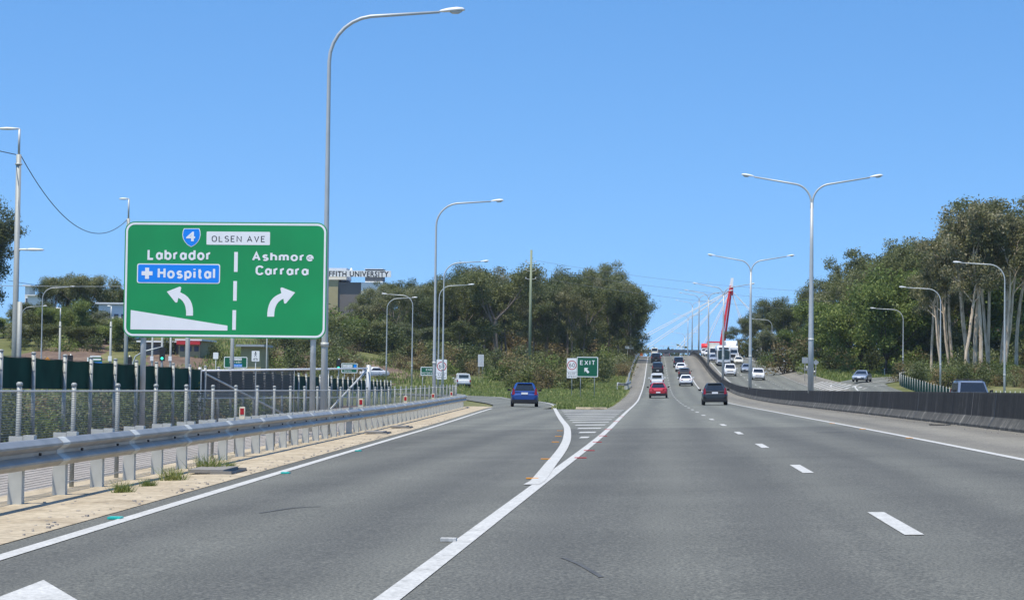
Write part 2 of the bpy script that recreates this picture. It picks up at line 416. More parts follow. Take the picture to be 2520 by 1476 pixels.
def text(s, name, box, mat, parent, y=-.01, bold=.0, space=1.0, label=None):
    """raised lettering fitted into box (x0, z0, x1, z1), standing in the xz plane, front towards -Y"""
    cu = bpy.data.curves.new('letters', 'FONT'); cu.body = s; cu.size = 1; cu.extrude = .002
    cu.offset = bold; cu.space_character = space; cu.resolution_u = 3
    tmp = bpy.data.objects.new('letters', cu); C.objects.link(tmp)
    me = bpy.data.meshes.new_from_object(tmp.evaluated_get(bpy.context.evaluated_depsgraph_get()))
    bpy.data.objects.remove(tmp); bpy.data.curves.remove(cu)
    co = np.empty(len(me.vertices)*3); me.vertices.foreach_get('co', co); co = co.reshape(-1, 3)
    lo, hi = co.min(0), co.max(0)
    x0, z0, x1, z1 = box
    out = np.empty_like(co)
    out[:, 0] = x0 + (co[:, 0]-lo[0])/(hi[0]-lo[0])*(x1-x0)
    out[:, 2] = z0 + (co[:, 1]-lo[1])/(hi[1]-lo[1])*(z1-z0)
    out[:, 1] = y - co[:, 2]
    me.vertices.foreach_set('co', out.ravel()); me.update(); me.name = name
    me.materials.clear(); me.materials.append(mat)
    o = link(name, me, parent)
    if label: o['label'] = label
    return o
def flat_stroke(mb, line_, wd, y):
    """one pen stroke with mitred corners and square-ish rounded ends in the xz plane at depth y"""
    p = []
    for a_ in line_:
        q = Vector((a_[0], a_[1]))
        if not p or (q-p[-1]).length > 1e-4: p.append(q)
    closed = (p[0]-p[-1]).length < 1e-6; n = len(p); b = len(mb.v); h = wd/2
    if closed: p = p[:-1]; n -= 1
    for i in range(n):
        a_ = p[(i-1) % n] if closed or i else None; c_ = p[(i+1) % n] if closed or i < n-1 else None
        d1 = (p[i]-a_).normalized() if a_ is not None else None; d2 = (c_-p[i]).normalized() if c_ is not None else None
        if d1 is None: d1 = d2
        if d2 is None: d2 = d1
        n1 = Vector((-d1.y, d1.x)); n2 = Vector((-d2.y, d2.x)); m_ = (n1+n2)
        m_ = m_.normalized() if m_.length > 1e-4 else n1
        k = h/max(.45, m_.dot(n1))
        mb.v += [(p[i].x+m_.x*k, y, p[i].y+m_.y*k), (p[i].x-m_.x*k, y, p[i].y-m_.y*k)]
    for i in range(n if closed else n-1):
        j = (i+1) % n; mb.f.append([b+2*i+1, b+2*j+1, b+2*j, b+2*i])
def _arc(cx, cy, rx, ry, a0, a1, n=10): return [(cx+rx*math.cos(R(a0+(a1-a0)*k/n)), cy+ry*math.sin(R(a0+(a1-a0)*k/n))) for k in range(n+1)]
X_ = .70
_bowl = lambda cx=.27: _arc(cx, .35, .27, .35, 0, 360, 18)
GL = {
 'A': (.68, [[(0, 0), (.34, 1), (.68, 0)], [(.12, .32), (.56, .32)]]), 'C': (.60, [_arc(.34, .66, .34, .34, 25, 180, 9)+_arc(.34, .34, .34, .34, 180, 335, 9)]),
 'D': (.60, [[(0, 0), (0, 1)]+_arc(.26, .66, .34, .34, 90, 0, 6)+_arc(.26, .34, .34, .34, 0, -90, 6)+[(0, 0)]]),
 'E': (.50, [[(.5, 1), (0, 1), (0, 0), (.5, 0)], [(0, .52), (.42, .52)]]), 'H': (.60, [[(0, 0), (0, 1)], [(.6, 0), (.6, 1)], [(0, .52), (.6, .52)]]),
 'I': (.0, [[(0, 0), (0, 1)]]), 'L': (.50, [[(0, 1), (0, 0), (.5, 0)]]), 'M': (.74, [[(0, 0), (0, 1), (.37, .35), (.74, 1), (.74, 0)]]), 'N': (.62, [[(0, 0), (0, 1), (.62, 0), (.62, 1)]]),
 'O': (.66, [_arc(.33, .67, .33, .33, 0, 180, 8)+_arc(.33, .33, .33, .33, 180, 360, 8)+[(.66, .67)]]), 'P': (.55, [[(0, 0), (0, 1)]+_arc(.28, .74, .27, .26, 90, -90, 8)+[(0, .48)]]),
 'R': (.56, [[(0, 0), (0, 1)]+_arc(.28, .74, .27, .26, 90, -90, 8)+[(0, .48)], [(.26, .48), (.58, 0)]]), 'S': (.54, [_arc(.27, .75, .26, .25, 30, 270, 9)+_arc(.27, .25, .27, .25, 90, -150, 9)]),
 'T': (.60, [[(0, 1), (.6, 1)], [(.3, 1), (.3, 0)]]), 'V': (.64, [[(0, 1), (.32, 0), (.64, 1)]]), 'W': (.92, [[(0, 1), (.23, 0), (.46, .9), (.69, 0), (.92, 1)]]), 'X': (.62, [[(0, 1), (.62, 0)], [(0, 0), (.62, 1)]]), 'Y': (.62, [[(0, 1), (.31, .46), (.62, 1)], [(.31, .46), (.31, 0)]]),
 '6': (.58, [_arc(.29, .31, .29, .31, 0, 360, 16), _arc(.36, .36, .36, .64, 180, 95, 8)]), '0': (.58, [_arc(.29, .66, .29, .34, 0, 180, 8)+_arc(.29, .34, .29, .34, 180, 360, 8)+[(.58, .66)]]),
 '4': (.62, [[(.62, .26), (0, .26), (.42, 1), (.42, 0)]]),
 'a': (.52, [_arc(.25, .33, .25, .33, 0, 360, 16), [(.52, .68), (.52, 0)]]), 'b': (.54, [[(0, 1), (0, 0)], _arc(.27, .34, .27, .34, 0, 360, 16)]), 'd': (.54, [[(.54, 1), (.54, 0)], _arc(.27, .34, .27, .34, 0, 360, 16)]),
 'e': (.54, [[(.02, .34), (.54, .34)]+_arc(.27, .34, .27, .34, 0, 320, 14)]), 'h': (.50, [[(0, 1), (0, 0)], [(0, .40)]+_arc(.25, .42, .25, .26, 180, 0, 8)+[(.5, 0)]]), 'i': (.0, [[(0, 0), (0, .68)], [(0, .86), (0, 1.0)]]),
 'l': (.0, [[(0, 0), (0, 1)]]), 'm': (.84, [[(0, .68), (0, 0)], [(0, .42)]+_arc(.21, .45, .21, .23, 180, 0, 8)+[(.42, 0)], [(.42, .42)]+_arc(.63, .45, .21, .23, 180, 0, 8)+[(.84, 0)]]),
 'o': (.56, [_arc(.28, .34, .28, .34, 0, 360, 18)]), 'p': (.54, [[(0, .68), (0, -.28)], _arc(.27, .34, .27, .34, 0, 360, 16)]), 'r': (.30, [[(0, .68), (0, 0)], [(0, .38)]+_arc(.24, .40, .24, .28, 180, 75, 6)]),
 's': (.44, [_arc(.22, .51, .2, .17, 30, 270, 8)+_arc(.22, .17, .22, .17, 90, -150, 8)]), 't': (.32, [[(.14, .95), (.14, .14)]+_arc(.27, .14, .13, .14, 180, 270, 4)+[(.34, 0)], [(0, .68), (.32, .68)]])}
def glyphs(s, name, box, mat, parent, y, sw=.16, gap=.26, label=None):
    mb = MB(); x = 0
    for ch in s:
        if ch == ' ': x += .55; continue
        wd, ls = GL[ch]; k0 = len(mb.v)
        for i, l_ in enumerate(ls): flat_stroke(mb, [(x+sw/2+a_, b_) for a_, b_ in l_], sw, -.0008*i)
        x += wd+sw+gap
    v = np.array(mb.v); lo, hi = v.min(0), v.max(0); zlo = -sw/2; zhi = 1+sw/2 if not any(c in s for c in '') else 1
    capz = max(hi[2], 1.0+(0 if s.islower() else sw*.0))
    x0, z0, x1, z1 = box
    lo2 = 0 if lo[2] > -.2 else 0
    sz = (z1-z0)/(hi[2]-max(lo[2], -sw/2)); sx = (x1-x0)/(hi[0]-lo[0])
    mb.v = [(x0+(a_-lo[0])*sx, y+b_, z0+(c_-max(lo[2], -sw/2))*sz) for a_, b_, c_ in mb.v]
    o = mb.build(name, mat, parent)
    return o
def strip(path, width, zoff, mb=None, step=3.0, hf=None):
    """a band along a ground path [(x, y)...] lying zoff above the surface"""
    mb = mb or MB(); hf = hf or H; pts = []
    for (x0, y0), (x1, y1) in zip(path, path[1:]):
        n = max(1, int(math.hypot(x1-x0, y1-y0)/step))
        for k in range(n): pts.append((x0+(x1-x0)*k/n, y0+(y1-y0)*k/n))
    pts.append(path[-1]); b = len(mb.v)
    for i, (x, y) in enumerate(pts):
        p0, p1 = pts[max(0, i-1)], pts[min(len(pts)-1, i+1)]
        d = math.hypot(p1[0]-p0[0], p1[1]-p0[1]); nx, ny = (p1[1]-p0[1])/d, -(p1[0]-p0[0])/d
        for s in (-.5, .5):
            xx, yy = x+nx*width*s, y+ny*width*s
            mb.v.append((xx, yy, hf(xx, yy)+zoff))
        if i: mb.f.append([b+2*i-2, b+2*i-1, b+2*i+1, b+2*i])
    return mb
def sheet(ys, lf, rf, zoff, nx=6, extra=()):
    """a surface between two edge functions x = lf(y), rf(y), following H"""
    mb = MB(); cols = None
    for i, y in enumerate(ys):
        l, r = lf(y), rf(y)
        xs = [l+(r-l)*k/nx for k in range(nx+1)]
        b = len(mb.v)
        for x in xs: mb.v.append((x, y, H(x, y)+zoff))
        if i:
            for k in range(nx): mb.f.append([b-nx-1+k, b-nx+k, b+k+1, b+k])
    return mb
def smoothpath(pts, n=6):
    out = []
    for i in range(len(pts)-1):
        p0, p1, p2, p3 = pts[max(0, i-1)], pts[i], pts[i+1], pts[min(len(pts)-1, i+2)]
        for k in range(n):
            u = k/n; q = []
            for d in range(len(p1)):
                q.append(.5*((2*p1[d])+(-p0[d]+p2[d])*u+(2*p0[d]-5*p1[d]+4*p2[d]-p3[d])*u*u+(-p0[d]+3*p1[d]-3*p2[d]+p3[d])*u**3))
            out.append(tuple(q))
    out.append(tuple(pts[-1])); return out
def g2(px, py):
    p = ground(px, py); return (p.x, p.y)
def frange(a, b, s):
    out = []; x = a
    while x < b-1e-6: out.append(x); x += s
    return out+[b]

# ================================================================== THE SETTING
def proj(p):
    d = Vector(p) - Vector((0, 0, CAMZ)); z = d.dot(fwd)
    return CX + F*d.dot(rgt)/z, CY - F*d.dot(upv)/z
def structure(o, name=None): return tag(o, kind='structure')
# ---- ground sheet
xs = [-5000, -2500, -1200, -600, -350, -240, -180, -140, -110] + frange(-95, -28, 4) + frange(-27, 32, 1) + frange(34, 90, 4) + [110, 140, 180, 240, 350, 600, 1200, 2500, 5000]
ys = frange(-60, 0, 10) + frange(3, 620, 3)[0:] + [650, 700, 800, 950, 1200, 1600, 2200, 3000, 4500, 7000]
gb = MB(); nxs = len(xs)
for j, y in enumerate(ys):
    for x in xs: gb.v.append((x, y, H(x, y)-.07))
    if j:
        for k in range(nxs-1): b = j*nxs+k; gb.f.append([b-nxs, b-nxs+1, b+1, b])
structure(gb.build('ground', M['grassground'], None, True))
# ---- edge lines
_lp = sorted([ground(px, py) for px, py in ((0, 1370), (300, 1280), (600, 1190), (870, 1110), (1040, 1057), (1140, 1027), (1210, 1005))], key=lambda p: p.y)
_ly = [p.y for p in _lp]; _lx = [p.x for p in _lp]
_k = np.polyfit(_ly, _lx, 2)
def L(y): return float(np.polyval(_k, y))
def ML(y): return -1.52 + shift(y)       # main carriageway, left line
def MD(y): return 1.93 + shift(y)
def MR(y): return 5.47 + shift(y)
def BC(y): return 8.8 + shift(y)
YE = 119.0
_nb = [ground(px, py) for px, py in ((1490, 1006), (1507, 1000), (1531, 982), (1548, 966))]
_lb = [(p.y, p.x) for p in _nb] + [(330, ML(330)-2.0), (900, ML(900)-2.2)]
_lb.sort()
def LB(y): return min(interp(y, _lb), ML(y)-.6)
YS = frange(-20, 120, 4)
road = sheet(frange(-20, YE, 4), lambda y: L(max(8, y))-.35, lambda y: MR(y)+.1, 0, 9).build('motorway', M['asphalt'])
structure(road)
Y2 = frange(YE, 620, 4)
structure(sheet(Y2, lambda y: ML(y)-.1, lambda y: MR(y)+.1, 0, 4).build('motorway_uphill', M['asphalt2']))
structure(sheet(frange(-20, 620, 4), lambda y: MR(y)+.1, lambda y: BC(y)-.28, 0, 3).build('shoulder_right', M['shoulder']))
structure(sheet(Y2, LB, lambda y: ML(y)-.1, 0, 3).build('shoulder_left', M['shoulder']))
# exit ramp beyond the nose, bending away to the left
_rr = [(p.x, p.y) for p in (ground(1362, 998), ground(1332, 989), ground(1247, 980), ground(1181, 974.5))]
rr0 = _rr[0]
_rr = [(rr0[0]+.15, YE), rr0] + _rr[1:]
_rr.append((_rr[-1][0]-16, _rr[-1][1]+22)); _rr.append((_rr[-1][0]-22, _rr[-1][1]+16)); _rr.append((_rr[-1][0]-40, _rr[-1][1]+14))
RR = smoothpath(_rr, 6)
def offset_path(path, d):
    out = []
    for i, (x, y) in enumerate(path):
        p0, p1 = path[max(0, i-1)], path[min(len(path)-1, i+1)]
        l = math.hypot(p1[0]-p0[0], p1[1]-p0[1]) or 1
        out.append((x-(p1[1]-p0[1])/l*d, y+(p1[0]-p0[0])/l*d))
    return out
RL = offset_path(RR, 5.2)
_w0 = L(YE)-.35
RL = [(x + (_w0-RL[0][0])*max(0, 1-i/12), y + (YE-RL[0][1])*max(0, 1-i/12)) for i, (x, y) in enumerate(RL)]
def ribbon(A, B, zoff, nx=5):
    mb = MB()
    for i, (p, q) in enumerate(zip(A, B)):
        b = len(mb.v)
        for k in range(nx+1):
            x = p[0]+(q[0]-p[0])*k/nx; y = p[1]+(q[1]-p[1])*k/nx; mb.v.append((x, y, H(x, y)+zoff))
        if i:
            for k in range(nx): mb.f.append([b-nx-1+k, b-nx+k, b+k+1, b+k])
    return mb
RR_out = offset_path(RR, -.35)
ramp_o = structure(ribbon(RL, RR_out, .003).build('exit_ramp', M['asphalt2']))
# opposite carriageway with its own shoulders, and the joining ramp on the right
OPP_L, OPP_D1, OPP_D2, OPP_R = 10.38, 13.4, 16.45, 19.5
yo = frange(60, 620, 4)
opp = structure(sheet(yo, lambda y: OPP_L-.1+shift(y), lambda y: OPP_R+.1+shift(y), 0, 6).build('opposite_carriageway', M['asphalt2']))
structure(sheet(yo, lambda y: BC(y)+.28, lambda y: OPP_L-.1+shift(y), 0, 2).build('median_shoulder', M['shoulder']))
structure(sheet(yo, lambda y: OPP_R+.1+shift(y), lambda y: OPP_R+2.6+shift(y), 0, 2).build('outer_shoulder', M['shoulder']))
sr_l = smoothpath([g2(*p) for p in ((2050, 959.7), (2044.6, 951.9), (2048, 945.7), (2066, 940), (2101, 934.7), (2136, 931), (2195, 927.6), (2260, 925))], 5)
sr_r = smoothpath([g2(*p) for p in ((2112, 961), (2104.6, 952), (2114, 945.6), (2144, 941), (2195, 934.7), (2262, 930))], 5)
nres = 40
def resample(path, n):
    d = [0]
    for p, q in zip(path, path[1:]): d.append(d[-1]+math.hypot(q[0]-p[0], q[1]-p[1]))
    return [(float(np.interp(d[-1]*k/n, d, [p[0] for p in path])), float(np.interp(d[-1]*k/n, d, [p[1] for p in path]))) for k in range(n+1)]
A = resample(sr_l, nres); B = resample(sr_r, nres)
A2 = [(a_[0]-(b_[0]-a_[0])*.12, a_[1]-(b_[1]-a_[1])*.12) for a_, b_ in zip(A, B)]
B2 = [(b_[0]+(b_[0]-a_[0])*.5, b_[1]+(b_[1]-a_[1])*.5) for a_, b_ in zip(A, B)]
# its near end runs on beside the opposite carriageway, hidden by the barrier
near = [(20.2, y) for y in frange(60, A[0][1]-6, 8)]; nearB = [(24.2, y) for y in frange(60, A[0][1]-6, 8)]
sramp = structure(ribbon(near+A2, nearB+B2, .004).build('joining_ramp', M['asphalt2']))
# ---- painted markings (children of their road)
Z1 = .006
def line(name, xf, y0, y1, wd, parent, st=3): return strip([(xf(y), y) for y in frange(y0, y1, st)], wd, Z1).build(name, M['paint'], parent)
line('edge_line', L, 6, YE-1, .15, road)
line('edge_line', ML, 4, 640, .15, road)
line('edge_line', MR, 4, 640, .15, road)
y = 18.0-1.5-12
for k in range(46):
    if y > 3: line('lane_dash', MD, y, y+3, .15, road, 1.5)
    y += 12.0
_br = [(1344, 1203), (1362, 1180), (1378, 1159), (1395, 1138), (1408.5, 1118), (1417, 1098), (1418.6, 1078), (1415, 1064), (1402, 1047), (1390, 1027), (1383, 1013.5)]
BR = smoothpath([g2(px*.98437, py*.98437) for px, py in _br], 5)
BR = [(BR[0][0]-.02, BR[0][1]-1.0)] + BR
strip(BR, .19, Z1+.004, step=1).build('gore_line', M['paint'], road)
strip(RR[6:], .15, Z1+.004).build('edge_line', M['paint'], ramp_o)
_bry = sorted((p[1], p[0]) for p in BR)
yy = ground(1425*1.0, 1078).y
while yy < YE-2:
    l, r = interp(yy+.5, _bry)+.3, ML(yy)-.26
    if r-l > .2:
        mb = MB()
        for q in range(4): mb.v += [(l+(r-l)*q/3, yy, H(l+(r-l)*q/3, yy)+Z1), (l+(r-l)*q/3, yy+1.5, H(l+(r-l)*q/3, yy+1.5)+Z1)]
        mb.f = [[0, 2, 3, 1], [2, 4, 5, 3], [4, 6, 7, 5]]
        mb.build('chevron_stripe', M['paint'], road)
    yy += 5.9
def gpoly(name, pts, mat, zoff, parent):
    mb = MB(); mb.v = [(x, y, H(x, y)+zoff) for x, y in pts]; mb.f = [list(range(len(pts)))[::-1]]
    o = mb.build(name, mat, parent); return o
gpoly('lane_arrow', [g2(*p) for p in ((107, 1428), (-10, 1473), (-120, 1530), (40, 1545), (260, 1519))], M['paint'], Z1, road)
lo = lambda o: (lambda y: o+shift(y))
line('edge_line', lo(OPP_L), 70, 600, .15, opp); line('edge_line', lo(OPP_R), 70, 600, .15, opp)
y = 150.0
while y < 520:
    line('lane_dash', lo(OPP_D1), y, y+3, .16, opp, 1.5)
    if y < 345: line('lane_dash', lo(OPP_D2), y+2, y+3.2, .16, opp, 1.5); line('lane_dash', lo(OPP_D2), y+8, y+9.2, .16, opp, 1.5)
    y += 12
strip(near[-1:]+A, .16, Z1+.004).build('edge_line', M['paint'], sramp); strip(nearB[-1:]+B, .16, Z1+.004).build('edge_line', M['paint'], sramp)
# hatched nose between the opposite carriageway and the joining ramp
n0 = max(A[0][1]-14, 150)
structure(ribbon([(OPP_R+.1+shift(y), y) for y in frange(n0, n0+75, 5)], [(max(OPP_R+.4, 22.6+shift(y)) if y < A[4][1] else OPP_R+2.8+shift(y), y) for y in frange(n0, n0+75, 5)], .0055, 2).build('paved_nose', M['shoulder']))
for k in range(9):
    y = n0+4+k*5.0; l = OPP_R+.3+shift(y); r = 22.5+shift(y)-(k*.12)
    mb = MB(); mb.v = [(l, y, H(l, y)+.016), (r, y, H(r, y)+.016), (r, y+1.6, H(r, y+1.6)+.016), (l, y+1.6, H(l, y+1.6)+.016)]; mb.f = [[0, 1, 2, 3]]
    mb.build('chevron_stripe', M['paint'], opp)
# ---- kerb apron, footpath and soil strip on the left
def strip_profile(prof_, y0, y1, st=3):
    mb = MB(); n = len(prof_)
    for i, y in enumerate(frange(y0, y1, st)):
        for o, z in prof_:
            x = L(y)+o; mb.v.append((x, y, H(x, y)+z))
        if i:
            b = i*n
            for k in range(n-1): mb.f.append([b-n+k, b-n+k+1, b+k+1, b+k])
    return mb
structure(strip_profile([(-2.35, .012), (-1.3, .016), (-1.0, .022), (-.72, .022), (-.5, .014), (-.33, .006)], 7, 128).build('kerb', M['concrete'], None))
structure(strip_profile([(-6.4, -.01), (-4.4, .0), (-2.35, .005)], 7, 128).build('footpath', M['path']))
structure(strip_profile([(-20, -.04), (-13, -.03), (-9, -.02), (-6.4, -.015)], 7, 128).build('soil_strip', M['soil']))
def LG(o, y, z=0): x = L(y)+o; return Vector((x, y, H(x, y)+.01+z))
# earth bank on the far left
bx = MB(); 
for j, y in enumerate(frange(205, 330, 5)):
    for k in range(15):
        x = -100+k*4.3+.08*(y-205); bx.v.append((x, y, H(x, y)-.02+.5*math.sin(k*1.7+j*.6)*(1 if 0 < k < 14 and 0 < j < 25 else 0)*.5+.0))
    if j:
        for k in range(14): b = j*15+k; bx.f.append([b-15, b-14, b+1, b])
structure(bx.build('earth_bank', M['soil'], None, True))
# far hills
hb = MB()
rngh = random.Random(4)
for j in range(3):
    for k in range(81):
        x = -2400+60*k
        z = (0, 42+10*math.sin(k*.13)+5*math.sin(k*.41+1)+3*rngh.random(), 30)[j]
        hb.v.append((x, (2900, 3300, 3900)[j], z))
    if j:
        for k in range(80): b = j*81+k; hb.f.append([b-81, b-80, b+1, b])
structure(hb.build('far_hills', plain('hill_cover', (.05, .065, .04), .95, var=.2, scale=.02), None, True))

# ================================================================== BARRIER, RAILS, FENCES
bar = thing('concrete_barrier', 'long black weathered concrete median barrier with sloping foot', 'barrier')
pf = [(-.30, 0), (-.30, .075), (-.15, .31), (-.085, .95), (.085, .95), (.15, .31), (.30, .075), (.30, 0)]
uvv = [0, .07, .34, .97, .97, .34, .07, 0]
mb = MB(); yb = frange(-6, 600, 4)
for i, y in enumerate(yb):
    z0 = H(BC(y), y)-.01
    for x, z in pf: mb.v.append((BC(y)+x, y, z0+z))
    if i:
        b = i*8
        for k in range(7): mb.f.append([b-8+k, b+k, b+k+1, b-7+k])
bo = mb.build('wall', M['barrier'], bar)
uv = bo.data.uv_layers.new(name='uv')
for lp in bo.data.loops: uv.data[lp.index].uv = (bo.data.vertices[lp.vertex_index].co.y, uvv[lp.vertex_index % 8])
rj = random.Random(3)
y = 44.0
while y < 132:
    z0 = H(BC(y), y)-.01; q = MB(); wd = rj.choice((.04, .05, .09)); e = .004
    pts = [(BC(y)+x-(e if k < 4 else 0), z0+z+(e if k > 2 else 0)) for k, (x, z) in enumerate(pf[:5])]
    for k in range(4): q.quad((pts[k][0], y, pts[k][1]), (pts[k+1][0], y, pts[k+1][1]), (pts[k+1][0], y+wd, pts[k+1][1]), (pts[k][0], y+wd, pts[k][1]))
    q.build('joint_seam', M['joint'] if rj.random() < .55 else M['blacktrim'], bar); y += rj.choice((4.0, 4.0, 6.0, 8.0))

W = [(.005, -.156), (.022, -.15), (.083, -.098), (.083, -.075), (.008, -.018), (.008, .018), (.083, .075), (.083, .098), (.022, .15), (.005, .156)]
W = W + [(x-.006, z) for x, z in W[::-1]]
def wbeam(mb, path, side=1):
    rings = []
    for i, p in enumerate(path):
        p0, p1 = Vector(path[max(0, i-1)]), Vector(path[min(len(path)-1, i+1)])
        d = (p1-p0); d.z = 0; d.normalize(); n = Vector((d.y, -d.x, 0))*side
        rings.append([Vector(p)+n*x+Vector((0, 0, z)) for x, z in W])
    mb.loft(rings); return mb
gr = thing('guardrail', 'long galvanised steel guardrail along the kerb of the exit lane', 'guardrail', (0, 0, 0))
def RX(y): return -1.52 - 1.2*sm(y, 118, 134)
gpath = [LG(RX(y), y, .53) for y in frange(10, 134, 2)]
wbeam(MB(), gpath).build('beam', M['rail'], gr)
pm = MB()   # C-section post, open to the back
for c, d in (((-.075, -.05, .29), (.15, .006, .86)), ((-.147, 0, .29), (.006, .094, .86)), ((-.003, 0, .29), (.006, .094, .86))): pm.box(c, d)
pmesh = pm.mesh('post', M['steel'])
bm_ = MB().box((.062, .0, 0), (.118, .1, .36)).mesh('spacer_block', M['steel'])
for k, y in enumerate(frange(12, 133, 2)[:-1]):
    p = LG(RX(y)-.13, y)
    o = link('post', pmesh, gr); o.location = p
    o = link('spacer_block', bm_, gr); o.location = (p.x, p.y, p.z+.55)
    if y < 60:
        MB().tube([(p.x+.19, p.y, p.z+.53), (p.x+.165, p.y, p.z+.53)], .018, 6).build('bolt', M['blacktrim'], gr)

W0 = W
for y in frange(14.9, 130, 4)[:-1]:
    W = [(x+.004, z*1.02) for x, z in W0]
    wbeam(q := MB(), [LG(RX(y), y, .53), LG(RX(y+.34), y+.34, .53)]); q.build('splice', M['steel'], gr); W = W0
# wire fence just behind the guardrail
wf = thing('wire_fence', 'low welded mesh fence on round capped posts behind the guardrail', 'fence')
pc = MB().tube([(0, 0, 0), (0, 0, 1.26)], .030, 8).tube([(0, 0, 1.26), (0, 0, 1.29), (0, 0, 1.305)], [.037, .037, .02], 8).mesh('post', M['polegrey'], True)
fy = [20.6+2.72*k for k in range(40)]
FO = -2.06
for y in fy:
    o = link('post', pc, wf); o.location = LG(FO-1.2*sm(y, 118, 134), y); o.rotation_euler = (rj.uniform(-.012, .012), rj.uniform(-.012, .012), rj.random())
def mesh_panel(name, top, bot, parent, mat):
    mb = MB(); acc = 0; us = []
    for i, (t_, b_) in enumerate(zip(top, bot)):
        if i: acc += (Vector(t_)-Vector(top[i-1])).length
        us.append((acc, b_[2], t_[2])); mb.v += [tuple(b_), tuple(t_)]
        if i: mb.f.append([2*i-2, 2*i, 2*i+1, 2*i-1])
    o = mb.build(name, mat, parent); u = o.data.uv_layers.new(name='uv')
    for lp in o.data.loops:
        i, tp = divmod(lp.vertex_index, 2); u.data[lp.index].uv = (us[i][0], us[i][1+tp])
    return o
ftop = [LG(FO-1.2*sm(y, 118, 134)+.04, y, 1.2) for y in frange(18, 128, 2.72)]
mesh_panel('mesh', ftop, [p-Vector((0, 0, 1.14)) for p in ftop], wf, M['wiremesh'])
MB().tube(ftop, .012, 5).build('top_wire', M['wirepale'], wf)
MB().tube([p-Vector((0, 0, 1.12)) for p in ftop], .006, 4).build('bottom_wire', M['wirepale'], wf)

# tall fence with dark green shade cloth
tf = thing('screen_fence', 'tall steel post fence hung with dark green shade cloth', 'fence')
def TX(y): return -(12+.053*y)
def TZ(y): return 1.76-.0028*(y-46)
tp_ = MB().tube([(0, 0, -.4), (0, 0, 2.0)], .05, 8).tube([(0, 0, 2.0), (0, 0, 2.03), (0, 0, 2.045)], [.058, .058, .03], 8)
for z in (.55, .9, 1.25, 1.6, 1.85): tp_.tube([(0, 0, z), (0, 0, z+.015)], .056, 8)
tpm = tp_.mesh('post', M['polegrey'], True)
ty = [44.95+3.0*k for k in range(38)]
for y in ty:
    o = link('post', tpm, tf); o.location = (TX(y), y, TZ(y)-1.98); o.rotation_euler = (rj.uniform(-.015, .015), rj.uniform(-.015, .015), rj.random())
cl = MB()
for i, y in enumerate(frange(42, ty[-1], .5)):
    sag = .03*math.sin(PI*((y-44.95) % 3)/3); x = TX(y)-.07+.015*math.sin(y*2.3)
    cl.v += [(x, y, TZ(y)-.78), (x, y, TZ(y)-.4), (x, y, TZ(y)-.06-sag)]
    if i: b = 3*i; cl.f += [[b-3, b, b+1, b-2], [b-2, b+1, b+2, b-1]]
cl.build('shade_cloth', M['cloth'], tf, True)
for zz in (-.78, -.07): MB().tube([(TX(y)-.05, y, TZ(y)+zz) for y in frange(42, ty[-1], 3)], .006, 4).build('wire', M['wire'], tf)

# braced gate in front of the tall fence
gt = thing('fence_gate', 'wide steel tube gate with pale top rail and diagonal braces', 'gate')
g0 = at(492, 912, 71.5); g1 = at(905, 906, 92)
gz = 1.72
lft, rg = Vector((g0.x, g0.y, 0)), Vector((g1.x, g1.y, 0))
dv = rg-lft
zt0, zt1 = g0.z, g1.z
MB().tube([lft+Vector((0, 0, zt0)), rg+Vector((0, 0, zt1))], .035, 8).build('top_rail', M['white'], gt, True)
MB().tube([lft+Vector((0, 0, .62)), rg+Vector((0, 0, .62))], .022, 8).build('mid_rail', M['steel'], gt, True)
MB().tube([rg+dv.normalized()*.15+Vector((0, 0, -.6)), rg+dv.normalized()*.15+Vector((0, 0, zt1+.15))], .10, 10).build('gate_post', M['pole'], gt, True)
MB().tube([lft+Vector((0, 0, -.5)), lft+Vector((0, 0, zt0+.12))], .06, 8).build('gate_post', M['pole'], gt, True)
MB().tube([lft+dv*.02+Vector((0, 0, zt0-.08)), lft+dv*.47+Vector((0, 0, -.1))], .04, 8).build('brace', M['steel'], gt, True)
MB().tube([rg-dv*.01+Vector((0, 0, zt1-.1)), rg-dv*.3+Vector((0, 0, -.1))], .04, 8).build('brace', M['steel'], gt, True)
for u in (.28, .5, .72): MB().tube([lft+dv*u+Vector((0, 0, -.1)), lft+dv*u+Vector((0, 0, zt0+(zt1-zt0)*u))], .02, 6).build('upright', M['steel'], gt, True)
gtop = [lft+dv*(k/12)+Vector((0, 0, zt0+(zt1-zt0)*k/12-.03)) for k in range(7)]
mesh_panel('mesh', gtop, [p-Vector((0, 0, .95)) for p in gtop], gt, M['chainmesh'])

# guardrail on the uphill left shoulder and the one by the joining ramp
def small_rail(name, label, pxs, h=.55, pitch=4.0, side=1, endcap=True, world=None):
    t_ = thing(name, label, 'guardrail')
    pts = [ground(*p) for p in pxs] if pxs else []
    pts = [(p.x, p.y, p.z) for p in pts] + (world or [])
    path = smoothpath(pts, 4)
    path = [(x, y_, H(x, y_)+h) for x, y_, z in path]
    wbeam(MB(), path, side).build('beam', M['rail'], t_)
    acc = 0; nxt = 0
    for i, p in enumerate(path):
        if i: acc += (Vector(p)-Vector(path[i-1])).length
        if acc >= nxt:
            MB().box((p[0]-.1*side, p[1], p[2]-h/2+.06), (.12, .1, h+.2)).build('post', M['steel'], t_); nxt += pitch
    return t_, path
lr, lrp = small_rail('guardrail', 'short guardrail with flared end on the grassy left side of the climb', [(1521, 957), (1540, 958), (1553, 951)], .62, 3.0,
    world=[(LB(y)-.35, y, 0) for y in (262, 285, 320, 360, 400, 440, 470)])
mb = MB(); p = Vector(lrp[0]); 
mb.loft([[p+Vector((dx, dy, dz)) for dx, dz in ((-.12, -.2), (.12, -.2), (.12, .2), (-.12, .2))] for dy in (-.12, .1)])
mb.build('end_terminal', M['white'], lr)
